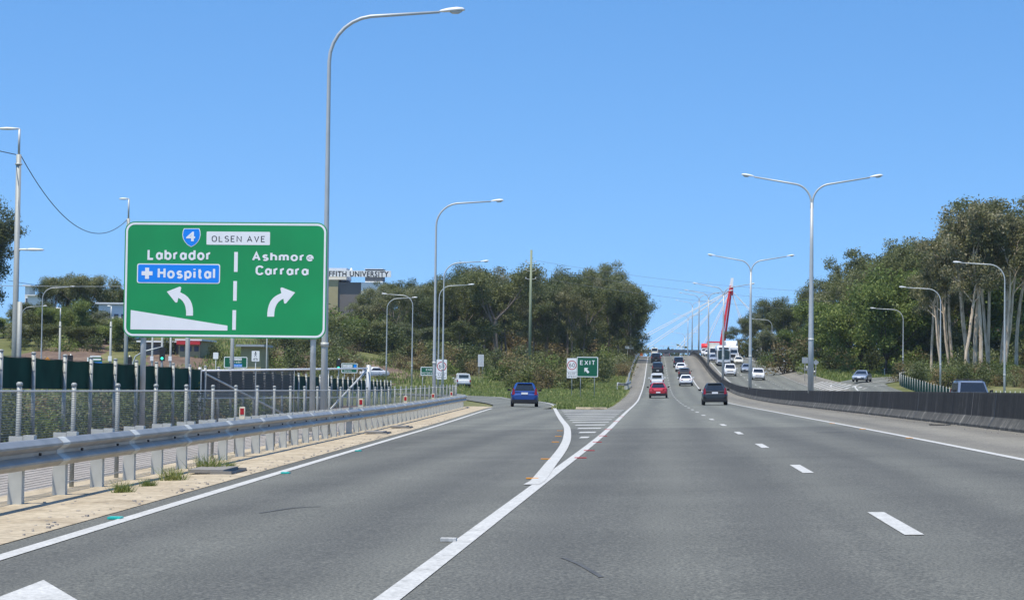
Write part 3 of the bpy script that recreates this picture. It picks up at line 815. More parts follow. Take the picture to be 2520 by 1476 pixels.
rr_, rrp = small_rail('guardrail', 'guardrail with white reflectors on the far right shoulder of the oncoming lanes', None, .62, 4.0, -1,
    world=[(OPP_R+2.55+shift(y), y, 0) for y in (296, 310, 340, 370, 400, 430)])
mb = MB(); p = Vector(rrp[0]); mb.tube([p+Vector((-.15, -.1, 0)), p+Vector((.25, -.1, 0))], .24, 10).build('end_terminal', M['rail'], rr_, True)
for k, y in enumerate((300, 312, 325, 338, 352, 366, 380, 396)):
    x = OPP_R+2.7+shift(y); o = MB().box((0, 0, .12), (.2, .05, .34)).build('reflector_plate', M['white'], rr_); o.location = (x, y, H(x, y)+.85)
cb = thing('bridge_parapet', 'pale grey concrete bridge end block above the right guardrail', 'parapet')
mb = MB(); q = [(OPP_R+2.5+shift(y), y) for y in frange(434, 480, 6)]
mb.loft([[Vector((x+dx, y, H(x, y)+dz)) for dx, dz in ((0, -.1), (.35, -.1), (.3, 1.35), (.05, 1.35))] for x, y in q]); mb.build('block', M['joint'], cb)
f3, _ = small_rail('guardrail', 'pale guardrail at the bend of the joining ramp on the right', [(2175, 924), (2205, 922.5), (2245, 921)], .8, 4.0, -1)

# right-hand fence beyond the barrier
rf = thing('picket_fence', 'pale post fence with green cloth beyond the barrier below the paperbark trees', 'fence')
fp = smoothpath([(27.6, 246), (25.9, 236), (25.6, 222), (25.5, 200), (25.4, 175), (25.3, 150), (25.2, 128)], 5)
fp = resample(fp, 52)
pp = MB().tube([(0, 0, -.3), (0, 0, 1.3)], .032, 6).mesh('post', M['polegrey'], True)
for x, y in fp:
    o = link('post', pp, rf); o.location = (x, y, H(x, y))
cl = MB()
for i, (x, y) in enumerate(fp):
    cl.v += [(x+.08, y, H(x, y)), (x+.08, y, H(x, y)+1.15)]
    if i: cl.f.append([2*i-2, 2*i, 2*i+1, 2*i-1])
cl.build('shade_cloth', M['cloth'], rf)

# red delineators on the guardrail
dm_b = MB().prism(rrect(-.05, 0, .05, .22, .02, 3), -.02, .02).mesh('body', M['cream']); dm_r = MB().box((0, -.024, .135), (.07, .006, .11)).mesh('reflector', M['redrefl'])
where = ['nearest red and cream delineator on the guardrail, left of the big sign post', 'second red and cream delineator along the guardrail, right of the lamp post', 'middle one of the five red delineators on the guardrail', 'fourth red delineator along the guardrail, below the lamp posts', 'farthest red delineator on the guardrail, near the white utility truck']
for px, lb in zip((597, 888, 998, 1066, 1111), where):
    y = min(frange(20, 130, .25), key=lambda y: abs(proj(LG(RX(y)-.1, y, .75))[0]-px))
    t_ = thing('delineator', lb, 'reflector', LG(RX(y)-.1, y, .69), 0, 'red delineators on the guardrail')
    k = 1+.25*(y > 60)
    t_.scale = (k, k, k); link('body', dm_b, t_); link('reflector', dm_r, t_)
# drain inlets in the kerb
for (px, py), lb in zip(((584, 1166), (955, 1062), (1010, 1045)), ('nearest kerb drain inlet with dark opening, beside the tuft of weeds', 'second kerb drain inlet, below the lamp post', 'farthest of the three kerb drain inlets')):
    y = min(frange(20, 130, .25), key=lambda y: abs(proj(LG(-.6, y))[0]-px))
    x = L(y)-.62; z = H(x, y)
    t_ = thing('drain_inlet', lb, 'drain', (x, y, z), R(3), 'drain inlets in the kerb')
    MB().box((-.32, 0, .055), (.5, 1.4, .05)).box((-.1, .72, .03), (.3, .06, .06)).box((-.1, -.72, .03), (.3, .06, .06)).build('lintel', M['joint'], t_)
    MB().box((-.16, 0, .012), (.46, 1.36, .045)).build('opening', M['blacktrim'], t_)
M['tar'] = plain('tar', (.075, .077, .072), .8, var=.3, scale=8)
nk = ground(1418, 1006); nk2 = ground(1490, 1006.5)
MB().tube([nk+Vector((0, 0, .0)), nk.lerp(nk2, .5)+Vector((0, -.6, 0)), nk2+Vector((0, 0, 0))], .13, 6).build('nose_kerb', M['concrete'])
tag(bpy.data.objects['nose_kerb'], 'low pale concrete kerb at the front of the grassy nose', 'kerb')
# road studs
def stud(px, py, mat, lb, gp, d=(.1, .1, .018)):
    p = ground(px, py); o = MB().box((0, 0, d[2]/2), d).build('road_stud', M[mat]); o.location = (p.x, p.y, p.z+.004)
    tag(o, lb, 'road stud', gp)
for k, (px, py) in enumerate(((284, 1277), (703, 1165), (882, 1110))):
    stud(px, py, 'teal', ('nearest teal reflective stud beside the left white line', 'middle teal reflective stud beside the left white line', 'farthest teal reflective stud beside the left white line')[k], 'teal road studs', (.12, .14, .02))
stud(1104, 1332, 'paint', 'single white raised stud left of the thick dividing line', 'white road studs', (.12, .1, .025))
for k, (px, py) in enumerate(((1310, 1178), (1343, 1130), (1367, 1088), (1374, 1074), (1378, 1060))):
    stud(px, py, 'amber', ('nearest', 'second', 'third', 'fourth', 'farthest')[k]+' amber stud left of the curved exit line', 'amber road studs', (.16, .1, .012))
for k, (px, py) in enumerate(((1429, 1127), (1450, 1109), (1470, 1088), (1484, 1073), (1497, 1057), (1517, 1037), (1530, 1025))):
    stud(px, py, 'signred', ('nearest', 'second', 'third', 'fourth', 'fifth', 'sixth', 'farthest')[k]+' red stud right of the main left line before the climb', 'red road studs', (.2, .1, .012))
for k, (px, py) in enumerate(((2238, 1078), (2123, 1056), (2048, 1042))):
    stud(px, py, 'amber', ('nearest', 'middle', 'farthest')[k]+' amber stud beside the right edge line by the barrier', 'amber studs by the barrier', (.16, .1, .012))
o = MB().loft([[(-.25, -.08, .0), (.2, -.1, .0), (.2, -.1, .012), (-.25, -.08, .02)], [(-.2, .1, 0), (.25, .08, 0), (.25, .08, .02), (-.2, .1, .012)]]).build('tyre_scrap', M['blacktrim'])
o.location = ground(2313, 1046)+Vector((0, 0, .003)); o.scale = (1.3, 1.3, 1.5); tag(o, 'flat black scrap of tyre rubber lying on the right shoulder', 'debris')

# scuffs and tar marks, loose grit along the kerb and the barrier
for k, (pts, wd) in enumerate(((((1385, 1372), (1425, 1388), (1460, 1408), (1480, 1420)), .035), (((2010, 1064), (2078, 1063)), .25), (((640, 1262), (720, 1250), (790, 1246)), .05))):
    o = strip(smoothpath([g2(*p) for p in pts], 4), wd, .004, step=.3).build('tar_mark', M['tar'], road)
rgv = np.random.default_rng(12); gv = MB()
for k in range(1000):
    if k % 3: y = 9+rgv.random()**2*80; x = L(y)-.36-abs(rgv.normal())*.5; z = H(x, y)+.012
    else: y = 25+rgv.random()*90; x = BC(y)-.33-abs(rgv.normal())*.35; z = H(x, y)+.005
    s_ = rgv.uniform(.006, .02); an = rgv.uniform(0, 3)
    gv.box((x, y, z+s_*.3), (s_*2, s_*1.4, s_), an)
o = gv.build('gravel', M['path']); tag(o, kind='stuff')

# ================================================================== THE BIG SIGN
SY = 57.0
sx0 = at(305, 700, SY).x
k390 = 390.0
SW = 2187/k390; SH = 1236/k390
zb = at(330, 829, SY).z
sg = thing('direction_sign', 'big green two lane direction sign on two steel posts', 'sign', (sx0, SY, zb))
def P(cx, cy): u = (cx-125)/k390; return (u, (1330+.0125*(cx-125)-cy)/k390)
def PP(pts): return [P(*p) for p in pts]
def ccw(p):
    ar = sum(p[i][0]*p[(i+1) % len(p)][1]-p[(i+1) % len(p)][0]*p[i][1] for i in range(len(p)))
    return p if ar > 0 else p[::-1]
MB().prism(rrect(0, 0, SW, SH, .27), 0, .03).build('panel', M['signgreen'], sg)
for zz in (.6, 1.55, 2.5): MB().box((SW/2, .06, zz), (SW-.3, .05, .07)).build('stiffener', M['signback'], sg)
MB().ring(rrect(.03, .03, SW-.03, SH-.03, .24), rrect(.085, .085, SW-.085, SH-.085, .19), -.004, 0).build('border', M['white'], sg)
def sprism(name, pts, mat, d=.004, parent=None, base=0): return MB().prism(ccw(pts), -base-d, -base).build(name, mat, parent or sg)
sh_pts = [(765, 173), (932, 173), (943, 205), (947, 245), (938, 285), (920, 318), (890, 350), (848, 373), (806, 350), (778, 318), (758, 285), (749, 245), (753, 205)]
sh = sprism('route_shield', PP(sh_pts), M['white'])
c_ = (848, 262)
sprism('shield_face', PP([(c_[0]+(x-c_[0])*.93, c_[1]+(y-c_[1])*.93) for x, y in sh_pts]), M['signblue'], .003, sh, .004)
def tbox(x0, ytop, x1, ybase): a_ = P(x0, ybase); b_ = P(x1, ytop+.0125*(x1-x0)); return (a_[0], a_[1], b_[0], b_[1])
text('4', 'numeral', tbox(792, 208, 888, 310), M['white'], sh, -.009, .03)
pn = sprism('name_panel', rrect(*P(1012, 348), P(1697, 0)[0], P(1012, 207)[1], .025, 3), M['white'])
glyphs('OLSEN AVE', 'lettering', tbox(1068, 248, 1640, 318), M['signblack'], pn, -.006, .14, .25)
glyphs('Labrador', 'lettering', tbox(375, 402, 1055, 508), M['white'], sg, -.006, .235, .17)
glyphs('Ashmore', 'lettering', tbox(1508, 417, 2172, 524), M['white'], sg, -.006, .235, .17)
glyphs('Carrara', 'lettering', tbox(1548, 572, 2118, 676), M['white'], sg, -.006, .235, .17)
hp = sprism('hospital_panel', rrect(*P(265, 755), P(1165, 0)[0], P(265, 545)[1], .06, 4), M['white'])
a_ = P(276, 745); b_ = P(276, 556); sprism('panel_face', rrect(a_[0], a_[1], P(1154, 0)[0], b_[1], .045, 4), M['signblue'], .003, hp, .004)
glyphs('Hospital', 'lettering', tbox(490, 600, 1112, 707), M['white'], hp, -.009, .235, .17)
cx_, cz_ = P(375, 651); aa, bb = .055, .152
sprism('cross', [(cx_-aa, cz_-bb), (cx_+aa, cz_-bb), (cx_+aa, cz_-aa), (cx_+bb, cz_-aa), (cx_+bb, cz_+aa), (cx_+aa, cz_+aa), (cx_+aa, cz_+bb), (cx_-aa, cz_+bb), (cx_-aa, cz_+aa), (cx_-bb, cz_+aa), (cx_-bb, cz_-aa), (cx_-aa, cz_-aa)], M['white'], .004, hp, .007)
for x, y0_, y1_ in ((1334, 428, 640), (1330, 738, 948), (1326, 1048, 1258)):
    a_ = P(x, y1_); b_ = P(x, y0_); sprism('divider_dash', [(a_[0]-.05, a_[1]), (a_[0]+.05, a_[1]), (a_[0]+.05, b_[1]), (a_[0]-.05, b_[1])], M['white'])
la = [(806, 1105), (880, 1105), (880, 1060), (876, 1020), (866, 980), (848, 942), (822, 908), (790, 882), (738, 856), (748, 808), (741, 797), (730, 795), (592, 848), (686, 962), (698, 966), (709, 960), (718, 915), (745, 930), (768, 952), (786, 980), (798, 1012), (806, 1060)]
sprism('turn_arrow', PP(la), M['white'])
ra = [(1756, 1118), (1682, 1118), (1682, 1075), (1688, 1030), (1698, 992), (1716, 952), (1742, 920), (1774, 895), (1829, 868), (1818, 822), (1824, 810), (1838, 808), (1977, 862), (1882, 976), (1870, 981), (1861, 975), (1852, 928), (1825, 942), (1800, 962), (1780, 990), (1764, 1030), (1757, 1075)]
sprism('turn_arrow', PP(ra), M['white'])
sprism('lane_wedge', PP([(205, 1043), (205, 1250), (1255, 1265), (1255, 1213)]), M['white'])
for px in (349, 768):
    x = at(px, 900, SY).x - sx0; zt = .12
    gz_ = H(x+sx0, SY)+.1-zb
    MB().tube([(x, .13, gz_), (x, .13, SH*.9)], .078, 12).build('post', M['steel'], sg, True)
    MB().box((x, .08, .6), (.2, .03, .06)).box((x, .08, 1.55), (.2, .03, .06)).build('clamp', M['steel'], sg)

# ================================================================== STREET LAMPS
def head(mb_h, mb_l, org, dx, tilt):
    """cobra-head luminaire starting at org, pointing along dx (+1/-1)"""
    prof_ = [(0, .05, .035), (.06, .075, .05), (.25, .12, .075), (.5, .15, .085), (.68, .13, .06), (.74, .06, .02)]
    rings = []
    for d, wd, h in prof_:
        c0 = Vector(org)+Vector((d*dx, 0, d*tilt))
        rings.append([c0+Vector((0, wd*math.cos(2*PI*k/10), (h*1.25 if math.sin(2*PI*k/10) > 0 else h*.35)*math.sin(2*PI*k/10))) for k in range(10)])
    mb_h.loft(rings)
    rings = []
    for d, wd, h in ((.3, .05, .02), (.38, .10, .075), (.55, .11, .085), (.66, .07, .03)):
        c0 = Vector(org)+Vector((d*dx, 0, d*tilt-.02))
        rings.append([c0+Vector((0, wd*math.cos(PI*k/8), -h*math.sin(PI*k/8))) for k in range(9)])
    mb_l.loft(rings, closed=True)
def single_lamp(label, loc, hgt=12.0, reach=3.1, dirx=1, group='single arm street lamps', r0=.105, rz=0, wd=1):
    t_ = thing('street_lamp', label, 'street lamp', loc, rz, group)
    rb = 1.35; zc = hgt-rb-.12
    pts = [(0, 0, -.3), (0, 0, 2.6), (0, 0, zc*.6), (0, 0, zc)]; rad = [r0, r0*.92, r0*.68, r0*.52]
    for k in range(1, 8):
        an = R(84)*k/7; pts.append((dirx*rb*(1-math.cos(an)), 0, zc+rb*math.sin(an))); rad.append(r0*.5)
    pts.append((dirx*reach, 0, hgt)); rad.append(r0*.36)
    MB().tube(pts, [r*wd for r in rad], 10).build('pole', M['pole'], t_, True)
    MB().tube([(0, 0, 2.5), (0, 0, 2.62)], r0*1.12, 10).build('collar', M['steel'], t_, True)
    MB().tube([(0, 0, -.05), (0, 0, .04)], r0*2, 10).build('base_plate', M['steel'], t_)
    h_, l_ = MB(), MB(); head(h_, l_, (dirx*reach, 0, hgt+.01), dirx, .07)
    hd = h_.build('lamp_head', M['housing'], t_, True); l_.build('lens', M['lens'], hd, True)
    return t_
def lampg(px, Y): return gx(px, Y)
L0 = lambda px, Y: (lambda p: (p.x, p.y, p.z))(lampg(px, Y))
p = lampg(797.5, 61.3); single_lamp('tall street lamp nearest on the left, arm reaching right above the big green sign', p, 12.34, 3.25)
lefts = [(1068, 122.5, 1, 'second street lamp on the left, standing over the END MOTORWAY sign'), (1089, 184, 1, 'third street lamp on the left, crossing the speed sign with its pole'),
         (1078, 236, 1, 'fourth street lamp on the left, with its arm lower than the two lamps beside it'), (950, 272, 1, 'left one of the facing pair of street lamps before the forest, arm to the right'),
         (1013, 262, -1, 'right one of the facing pair of street lamps before the forest, arm to the left'),
         (100, 250, 1, 'street lamp on the far left, arm reaching right beside the rail pole'), (49, 315, 1, 'upper of two small street lamps at the far left edge'), (51, 345, 1, 'lower of two small street lamps at the far left edge'),
         (836, 420, 1, 'tiny street lamp in front of the wooded slope, right beside the big sign'), (1551, 405, 0, 'street lamp on the climb seen end on, beside the white street name sign')]
for px, Y, dx, lb in lefts:
    p = lampg(px, Y)
    if dx == 0: single_lamp(lb, p, 13.2, 2.4, 1, rz=R(86))
    else: single_lamp(lb, p, 12.0-max(0, p.z-.5), 3.2, dx)
for px, Y, lb in ((2472, 181, 'nearest street lamp on the right, arm left across the pale trunks'), (2314, 225, 'middle street lamp on the right, arm reaching left'), (2222, 283, 'farthest of the three street lamps on the right, by the picket fence'), (1899, 420, 'small street lamp before the right forest, left of the tall double lamp')):
    p = lampg(px, Y); single_lamp(lb, p, 12.0 - max(0, p.z-.1) + (3 if Y > 400 else 0), 3.6, -1)
def double_lamp(label, loc, first=None):
    if first: return dup(first, loc, 0, None, label)
    t_ = thing('double_street_lamp', label, 'street lamp', loc, 0, 'double arm lamps along the median')
    Ht = 12.3; zf = 10.8
    MB().tube([(0, 0, -.1), (0, 0, 3), (0, 0, 8), (0, 0, zf)], [.17, .15, .105, .085], 12).build('pole', M['pole'], t_, True)
    MB().tube([(0, 0, 2.9), (0, 0, 3.02)], .165, 12).build('collar', M['steel'], t_, True)
    for dx in (-1, 1):
        pts = [(dx*.04, 0, zf-.3)]; rad = [.06]
        for k in range(9):
            an = R(76)*k/8; pts.append((dx*(.04+1.1*(1-math.cos(an))), 0, zf+1.1*math.sin(an))); rad.append(.055)
        pts.append((dx*3.3, 0, Ht-.02)); rad.append(.042)
        MB().tube(pts, rad, 10).build('arm', M['pole'], t_, True)
        h_, l_ = MB(), MB(); head(h_, l_, (dx*3.3, 0, Ht), dx, .14); hd = h_.build('lamp_head', M['housing'], t_, True); l_.build('lens', M['lens'], hd, True)
    return t_
dl = None
names = ['nearest double arm lamp, tall in front of the right hand trees', 'second double arm lamp on the median, left of the nearest', 'third double arm lamp on the median, crossing the red pylon', 'fourth double arm lamp on the median, left of the red pylon', 'fifth double arm lamp along the median towards the crest', 'sixth double arm lamp along the median, at the crest']
for k, Y in enumerate((122, 198, 276, 353, 430, 507, 584, 661, 738, 815)):
    x = BC(Y)+.02; z = H(x, Y)+.9
    lb = names[k] if k < 6 else ('seventh', 'eighth', 'ninth', 'farthest')[k-6]+' double arm lamp on the median, standing beyond the crest'
    o = double_lamp(lb, (x, Y, z if Y < 590 else z-.9), dl); dl = dl or o

# ================================================================== VEHICLES (each faces +Y in its own frame)
def wheels(t_, Wd, ya, yb_, r=.32, wt=.2):
    prof_ = [(-.5, .62), (-.5, .9), (-.36, 1.0), (.36, 1.0), (.5, .9), (.5, .62)]
    ty_, ri_ = MB(), MB(); n = 18
    rings = []
    for k in range(n):
        an = 2*PI*k/n; rings.append([(q*wt, r*p_*math.cos(an), r*p_*math.sin(an)) for q, p_ in prof_])
    rings.append(rings[0]); ty_.loft(rings, closed=True, caps=False)
    tm = ty_.mesh('wheel', M['tyre'], True)
    ri_.tube([(-.42*wt, 0, 0), (.42*wt, 0, 0)], r*.63, 14).tube([(-.46*wt, 0, 0), (.46*wt, 0, 0)], r*.2, 8)
    rm = ri_.mesh('rim', M['rim'])
    for x in (-1, 1):
        for y in (ya, yb_):
            o = link('wheel', tm, t_); o.location = (x*(Wd/2-wt/2-.01), y, r); link('rim', rm, o)
KIND = {
 'hatch': dict(L=3.95, W=1.71, H=1.48, belt=.93, hood=.86, gb=(-1.90, 1.05), gt=(-1.30, .22), r=.31, tail='tall'),
 'hatch2': dict(L=4.3, W=1.79, H=1.46, belt=.95, hood=.86, gb=(-1.95, 1.1), gt=(-1.15, .3), r=.33, tail='wide'),
 'sedan': dict(L=4.7, W=1.81, H=1.45, belt=.95, hood=.85, gb=(-1.75, 1.1), gt=(-.85, .3), r=.32, tail='wide'),
 'coupe': dict(L=4.45, W=1.76, H=1.36, belt=.90, hood=.80, gb=(-1.8, 1.0), gt=(-.8, .2), r=.32, tail='wide'),
 'suv': dict(L=4.75, W=1.88, H=1.80, belt=1.12, hood=1.08, gb=(-2.3, 1.15), gt=(-2.08, .45), r=.37, tail='tall'),
 'wagon': dict(L=4.6, W=1.85, H=1.66, belt=1.05, hood=.98, gb=(-2.22, 1.15), gt=(-1.85, .4), r=.35, tail='tall'),
 'van': dict(L=4.9, W=1.78, H=2.02, belt=1.12, hood=1.1, gb=(-2.42, 2.0), gt=(-2.32, 1.25), r=.33, tail='tall'),
 'ute': dict(L=5.2, W=1.83, H=1.76, belt=1.08, hood=1.05, gb=(-.75, 1.25), gt=(-.58, .55), r=.37, tail='low'),
}
def body_ring(y, zb, zt, w_):
    mid = zb+(zt-zb)*.55
    h = [(0, zb), (.82*w_, zb), (.965*w_, zb+.13), (1.0*w_, mid), (.985*w_, zt-.10), (.93*w_, zt-.015), (.6*w_, zt+.012), (0, zt+.02)]
    return [(x, y, z) for x, z in h] + [(-x, y, z) for x, z in h[-2:0:-1]]
def car(name, label, kind, paint, loc, rz=0, group=None, cat='car', rack=False, lit=False, spare=False, black_roof=False):
    d = KIND[kind]; t_ = thing(name, label, cat, loc, rz, group)
    l, wd, ht, belt, hood = d['L'], d['W']/2, d['H'], d['belt'], d['hood']
    b0, b1 = d['gb']; r0, r1 = d['gt']; hy = l/2; P_ = M[paint]
    mb = MB()
    st = [(-hy, .46, belt-.22, .80), (-hy+.05, .36, belt-.12, .90), (-hy+.18, .27, belt-.03, .965), (-hy+.55, .2, belt, 1), (0, .2, belt, 1), (b1-.2, .2, belt-.01, 1),
          (b1+.1, .2, hood+.03, .99), (hy-.5, .2, hood-.05, .97), (hy-.16, .25, hood-.14, .93), (hy-.04, .32, hood-.24, .86), (hy, .42, hood-.32, .76)]
    if kind == 'van': st = [s_ if s_[0] < 1 else (s_[0], s_[1], min(s_[2], belt-.02), s_[3]) for s_ in st]
    mb.loft([body_ring(*s_[:3], wd*s_[3]) for s_ in st])
    wb_, wt_ = wd*.93, wd*.66 if kind in ('hatch', 'hatch2', 'sedan', 'coupe') else wd*.79
    if kind == 'van': wt_ = wd*.84
    def gl(ya, yb_, w_, z, c=.10): return [(-w_+c, ya, z), (w_-c, ya, z), (w_, ya+c, z), (w_, yb_-c*1.3, z), (w_-c*1.6, yb_, z), (-w_+c*1.6, yb_, z), (-w_, yb_-c*1.3, z), (-w_, ya+c, z)]
    g0, g1, g2_ = gl(b0, b1, wb_, belt-.03), gl(r0, r1, wt_, ht-.07), gl(r0+.12, r1-.16, wt_-.1, ht)
    mb.loft([g0, g1, g2_])
    mb.build('body', P_, t_, False)
    def panel(name, A, B, lo_, hi_, ins, off=.012, mat='glass'):
        a0, a1 = Vector(A[0]), Vector(A[1]); c0, c1 = Vector(B[0]), Vector(B[1])
        def pt(u, v):
            p = a0.lerp(a1, u); q = c0.lerp(c1, u); return p.lerp(q, v)
        n = (a1-a0).cross(c0-a0).normalized()
        cen = (a0+a1+c0+c1)/4
        if n.dot(cen-Vector((0, (b0+b1)/2, belt))) < 0: n = -n
        q = MB(); vs = [pt(ins, lo_), pt(1-ins, lo_), pt(1-ins, hi_), pt(ins, hi_)]
        q.loft([[v+n*off for v in vs], [v-n*.02 for v in vs]])
        return q.build(name, M[mat], t_)
    panel('rear_window', (g0[0], g0[1]), (g1[0], g1[1]), .14, .90, .03)
    panel('windscreen', (g0[5], g0[4]), (g1[5], g1[4]), .08, .93, -.04)
    ym = (r0+r1)/2
    for s_ in (1, -1):
        A = ((s_*wb_, b0+.12, g0[0][2]), (s_*wb_, b1-.2, g0[0][2])); B = ((s_*wt_, r0+.12, g1[0][2]), (s_*wt_, r1-.15, g1[0][2]))
        panel('side_window', A, B, .14, .88, .05)
    for s_ in (-1, 1):
        tl = MB()
        if d['tail'] == 'tall':
            zc = belt+.02 if kind != 'van' else .95; q = .8 if kind == 'hatch' else .86
            tl.loft([[(s_*wd*q-.09, -hy+.02+dy, zc-.22+.0), (s_*wd*q+.10, -hy+.10+dy, zc-.20), (s_*wd*q+.05, -hy+.14+dy, zc+.18), (s_*wd*q-.03, -hy+.10+dy, zc+.2)] for dy in (-.06, .1)])
        elif d['tail'] == 'wide':
            zc = belt-.12; tl.loft([[(s_*wd*.48, -hy+dy, zc-.06), (s_*wd*.93, -hy+.14+dy, zc-.08), (s_*wd*.93, -hy+.14+dy, zc+.07), (s_*wd*.5, -hy+dy, zc+.04)] for dy in (-.03, .1)])
        else: tl.box((s_*wd*.86, -hy-.005, .82), (.16, .06, .26))
        tl.build('tail_light', M['tail'], t_)
        zc = hood-.2
        MB().loft([[(s_*wd*.45, hy-.05+dy, zc-.09), (s_*wd*.84, hy-.16+dy, zc-.07), (s_*wd*.88, hy-.19+dy, zc+.07), (s_*wd*.52, hy-.09+dy, zc+.04)] for dy in (-.1, .06)]).build('headlight', M['head'], t_)
        MB().loft([[(s_*(wd+.0), b1-.28+dy, belt+.02), (s_*(wd+.2), b1-.32+dy, belt+.03), (s_*(wd+.2), b1-.32+dy, belt+.17), (s_*(wd+.02), b1-.28+dy, belt+.15)] for dy in (-.05, .06)]).build('mirror', M['blacktrim'] if paint != 'cwhite' else P_, t_)
    rz_ = .55 if kind != 'hatch' else .82
    MB().box((0, -hy+(.0 if kind != 'hatch' else .0), rz_), (.40, .05, .12)).build('number_plate', M['plate'], t_)
    MB().box((0, hy+.0, .5), (.40, .04, .11)).build('number_plate', M['plate'], t_)
    MB().loft([[(-wd*.8, -hy-.02, .25), (wd*.8, -hy-.02, .25), (wd*.84, -hy-.02, .44), (-wd*.84, -hy-.02, .44)], [(-wd*.9, -hy+.2, .22), (wd*.9, -hy+.2, .22), (wd*.92, -hy+.2, .44), (-wd*.92, -hy+.2, .44)]]).build('bumper', M['blacktrim'], t_)
    MB().box((0, hy-.06, hood-.30), (wd*.95, .12, .12)).box((0, hy-.03, .36), (wd*1.2, .1, .12)).build('grille', M['blacktrim'], t_)
    if kind in ('hatch', 'suv', 'wagon', 'hatch2'): MB().box((0, r0+.0, ht-.045), (wt_*1.6, .22, .03)).build('spoiler', P_, t_)
    if rack:
        q = MB()
        for s_ in (-1, 1): q.tube([(s_*wt_*.9, r0+.1, ht+.05), (s_*wt_*.9, r1-.2, ht+.05)], .025, 6)
        for yy_ in (r0+.4, r1-.5): q.tube([(-wt_*.9, yy_, ht+.07), (wt_*.9, yy_, ht+.07)], .02, 6)
        q.build('roof_rack', M['blacktrim'], t_)
    if spare:
        q = MB().tube([(0, -hy-.16, .95), (0, -hy+.02, .95)], .34, 16); q.build('spare_wheel', M['tyre'], t_)
    if kind == 'ute':
        # canopy over the tray
        q = MB(); tz = 1.72
        for ya, sc in ((-hy+.04, 1),):
            q.loft([[(-wd*.95, y, 1.0), (wd*.95, y, 1.0), (wd*.92, y, 1.15), (wd*.80, y, tz-.06), (wd*.66, y, tz), (-wd*.66, y, tz), (-wd*.80, y, tz-.06), (-wd*.92, y, 1.15)] for y in (-hy+.06, -hy+.1, -.82)])
        q.build('canopy', P_, t_)
        MB().box((0, -hy+.055, 1.38), (wd*1.3, .03, .36)).build('canopy_window', M['glass'], t_)
        MB().box((0, -hy-.05, .5), (wd*1.7, .1, .14)).build('step_bumper', M['rim'], t_)
    wheels(t_, d['W'], -l*.30, l*.31, d['r'])
    return t_
def heading(x, y, dx, dy): return math.atan2(-dx, dy)
def put(px, py, Yhint=None):
    p = ground(px, py) if Yhint is None else gx(px, Yhint)
    return p
def slope(o, p, sgn=1):
    """sit the vehicle on the gradient"""
    g = (H(p.x, p.y+2)-H(p.x, p.y-2))/4; cr = (H(p.x+.8, p.y)-H(p.x-.8, p.y))/1.6
    o.rotation_mode = 'XYZ'; o.rotation_euler[0] = math.atan(g)*sgn; o.rotation_euler[1] = -math.atan(cr)*sgn
    return o
def main_car(name, label, kind, paint, px, py, Y=None, sgn=1, dz=0, **kw):
    p = put(px, py, Y); o = car(name, label, kind, paint, (p.x, p.y+2.0*(1 if sgn > 0 else .9), H(p.x, p.y+2)+.008), 0 if sgn > 0 else PI, **kw)
    return slope(o, p, sgn)
G1 = 'cars climbing the motorway away from the camera'; G2 = 'cars coming down the opposite lanes'
bc = main_car('hatchback', 'blue hatchback driving away on the exit lane', 'hatch', 'cblue', 1285, 1001); bc.rotation_euler[2] = R(4)
main_car('hatchback', 'black hatchback, nearest car in the right lane beside the barrier', 'hatch', 'cblack', 1760, 997, group=G1)
main_car('hatchback', 'red hatchback, nearest car in the left lane of the climb', 'hatch2', 'cred', 1620, 979.6, group=G1)
main_car('utility_truck', 'white utility with canopy directly in front of the red hatchback', 'ute', 'cwhite', 1617, 953, group=G1, cat='pickup')
main_car('four_wheel_drive', 'black four wheel drive ahead of the white utility', 'suv', 'cblack', 1618.7, 920, group=G1)
main_car('four_wheel_drive', 'black four wheel drive with rear spare wheel, just below the crest', 'suv', 'cblack', 1614.5, 893, group=G1, spare=True)
main_car('van', 'cream white van going over the crest of the hill', 'van', 'ccream', 1610.5, 872, 503, group=G1, cat='van')
main_car('sedan', 'white sedan nearest in the right lane ahead of the black hatchback', 'sedan', 'cwhite', 1688.3, 949.6, group=G1)
main_car('station_wagon', 'black wagon directly ahead of the nearest white sedan', 'wagon', 'cblack', 1684.5, 934, group=G1)
main_car('sedan', 'second white sedan up the right lane, between two dark cars', 'sedan', 'cwhite', 1675.6, 915, group=G1)
main_car('four_wheel_drive', 'dark grey four wheel drive farthest up the right lane', 'suv', 'cgrey', 1670.5, 904.6, group=G1)
main_car('sedan', 'tiny dark car beyond the crest of the hill', 'wagon', 'cblack', 1640, 870, 548, group=G1)
main_car('four_wheel_drive', 'white four wheel drive with bull bar in front of the coach', 'suv', 'cwhite', 1796.7, 925, sgn=-1, group=G2, rack=True)
main_car('sedan', 'silver sedan half hidden by the second double lamp pole', 'sedan', 'csilver', 1837.8, 917.3, sgn=-1, group=G2)
main_car('station_wagon', 'white wagon nearest on the oncoming lanes, right of the lamp pole', 'wagon', 'cwhite', 1866.3, 935, sgn=-1, group=G2)
main_car('sedan', 'white sedan right of the coach', 'sedan', 'ccream', 1817.7, 897, sgn=-1, group=G2)
main_car('sedan', 'white car with dark windscreen behind the white sedan, below the truck', 'wagon', 'cwhite', 1808, 888, sgn=-1, group=G2)
main_car('sedan', 'silver sedan left of the coach in the median lane', 'sedan', 'csilver', 1756, 890.5, sgn=-1, group=G2)
main_car('sedan', 'first of two far white cars below the red pylon, the right one', 'sedan', 'cwhite', 1742, 880, 455, sgn=-1, group=G2)
main_car('sedan', 'second of two far white cars below the red pylon, the left one', 'wagon', 'cwhite', 1735, 879, 468, sgn=-1, group=G2)
p = ground(2121, 940); o = car('sports_coupe', 'silver blue coupe on the joining ramp at the right', 'coupe', 'csilver', p, PI-R(14)); o.location.z += .02
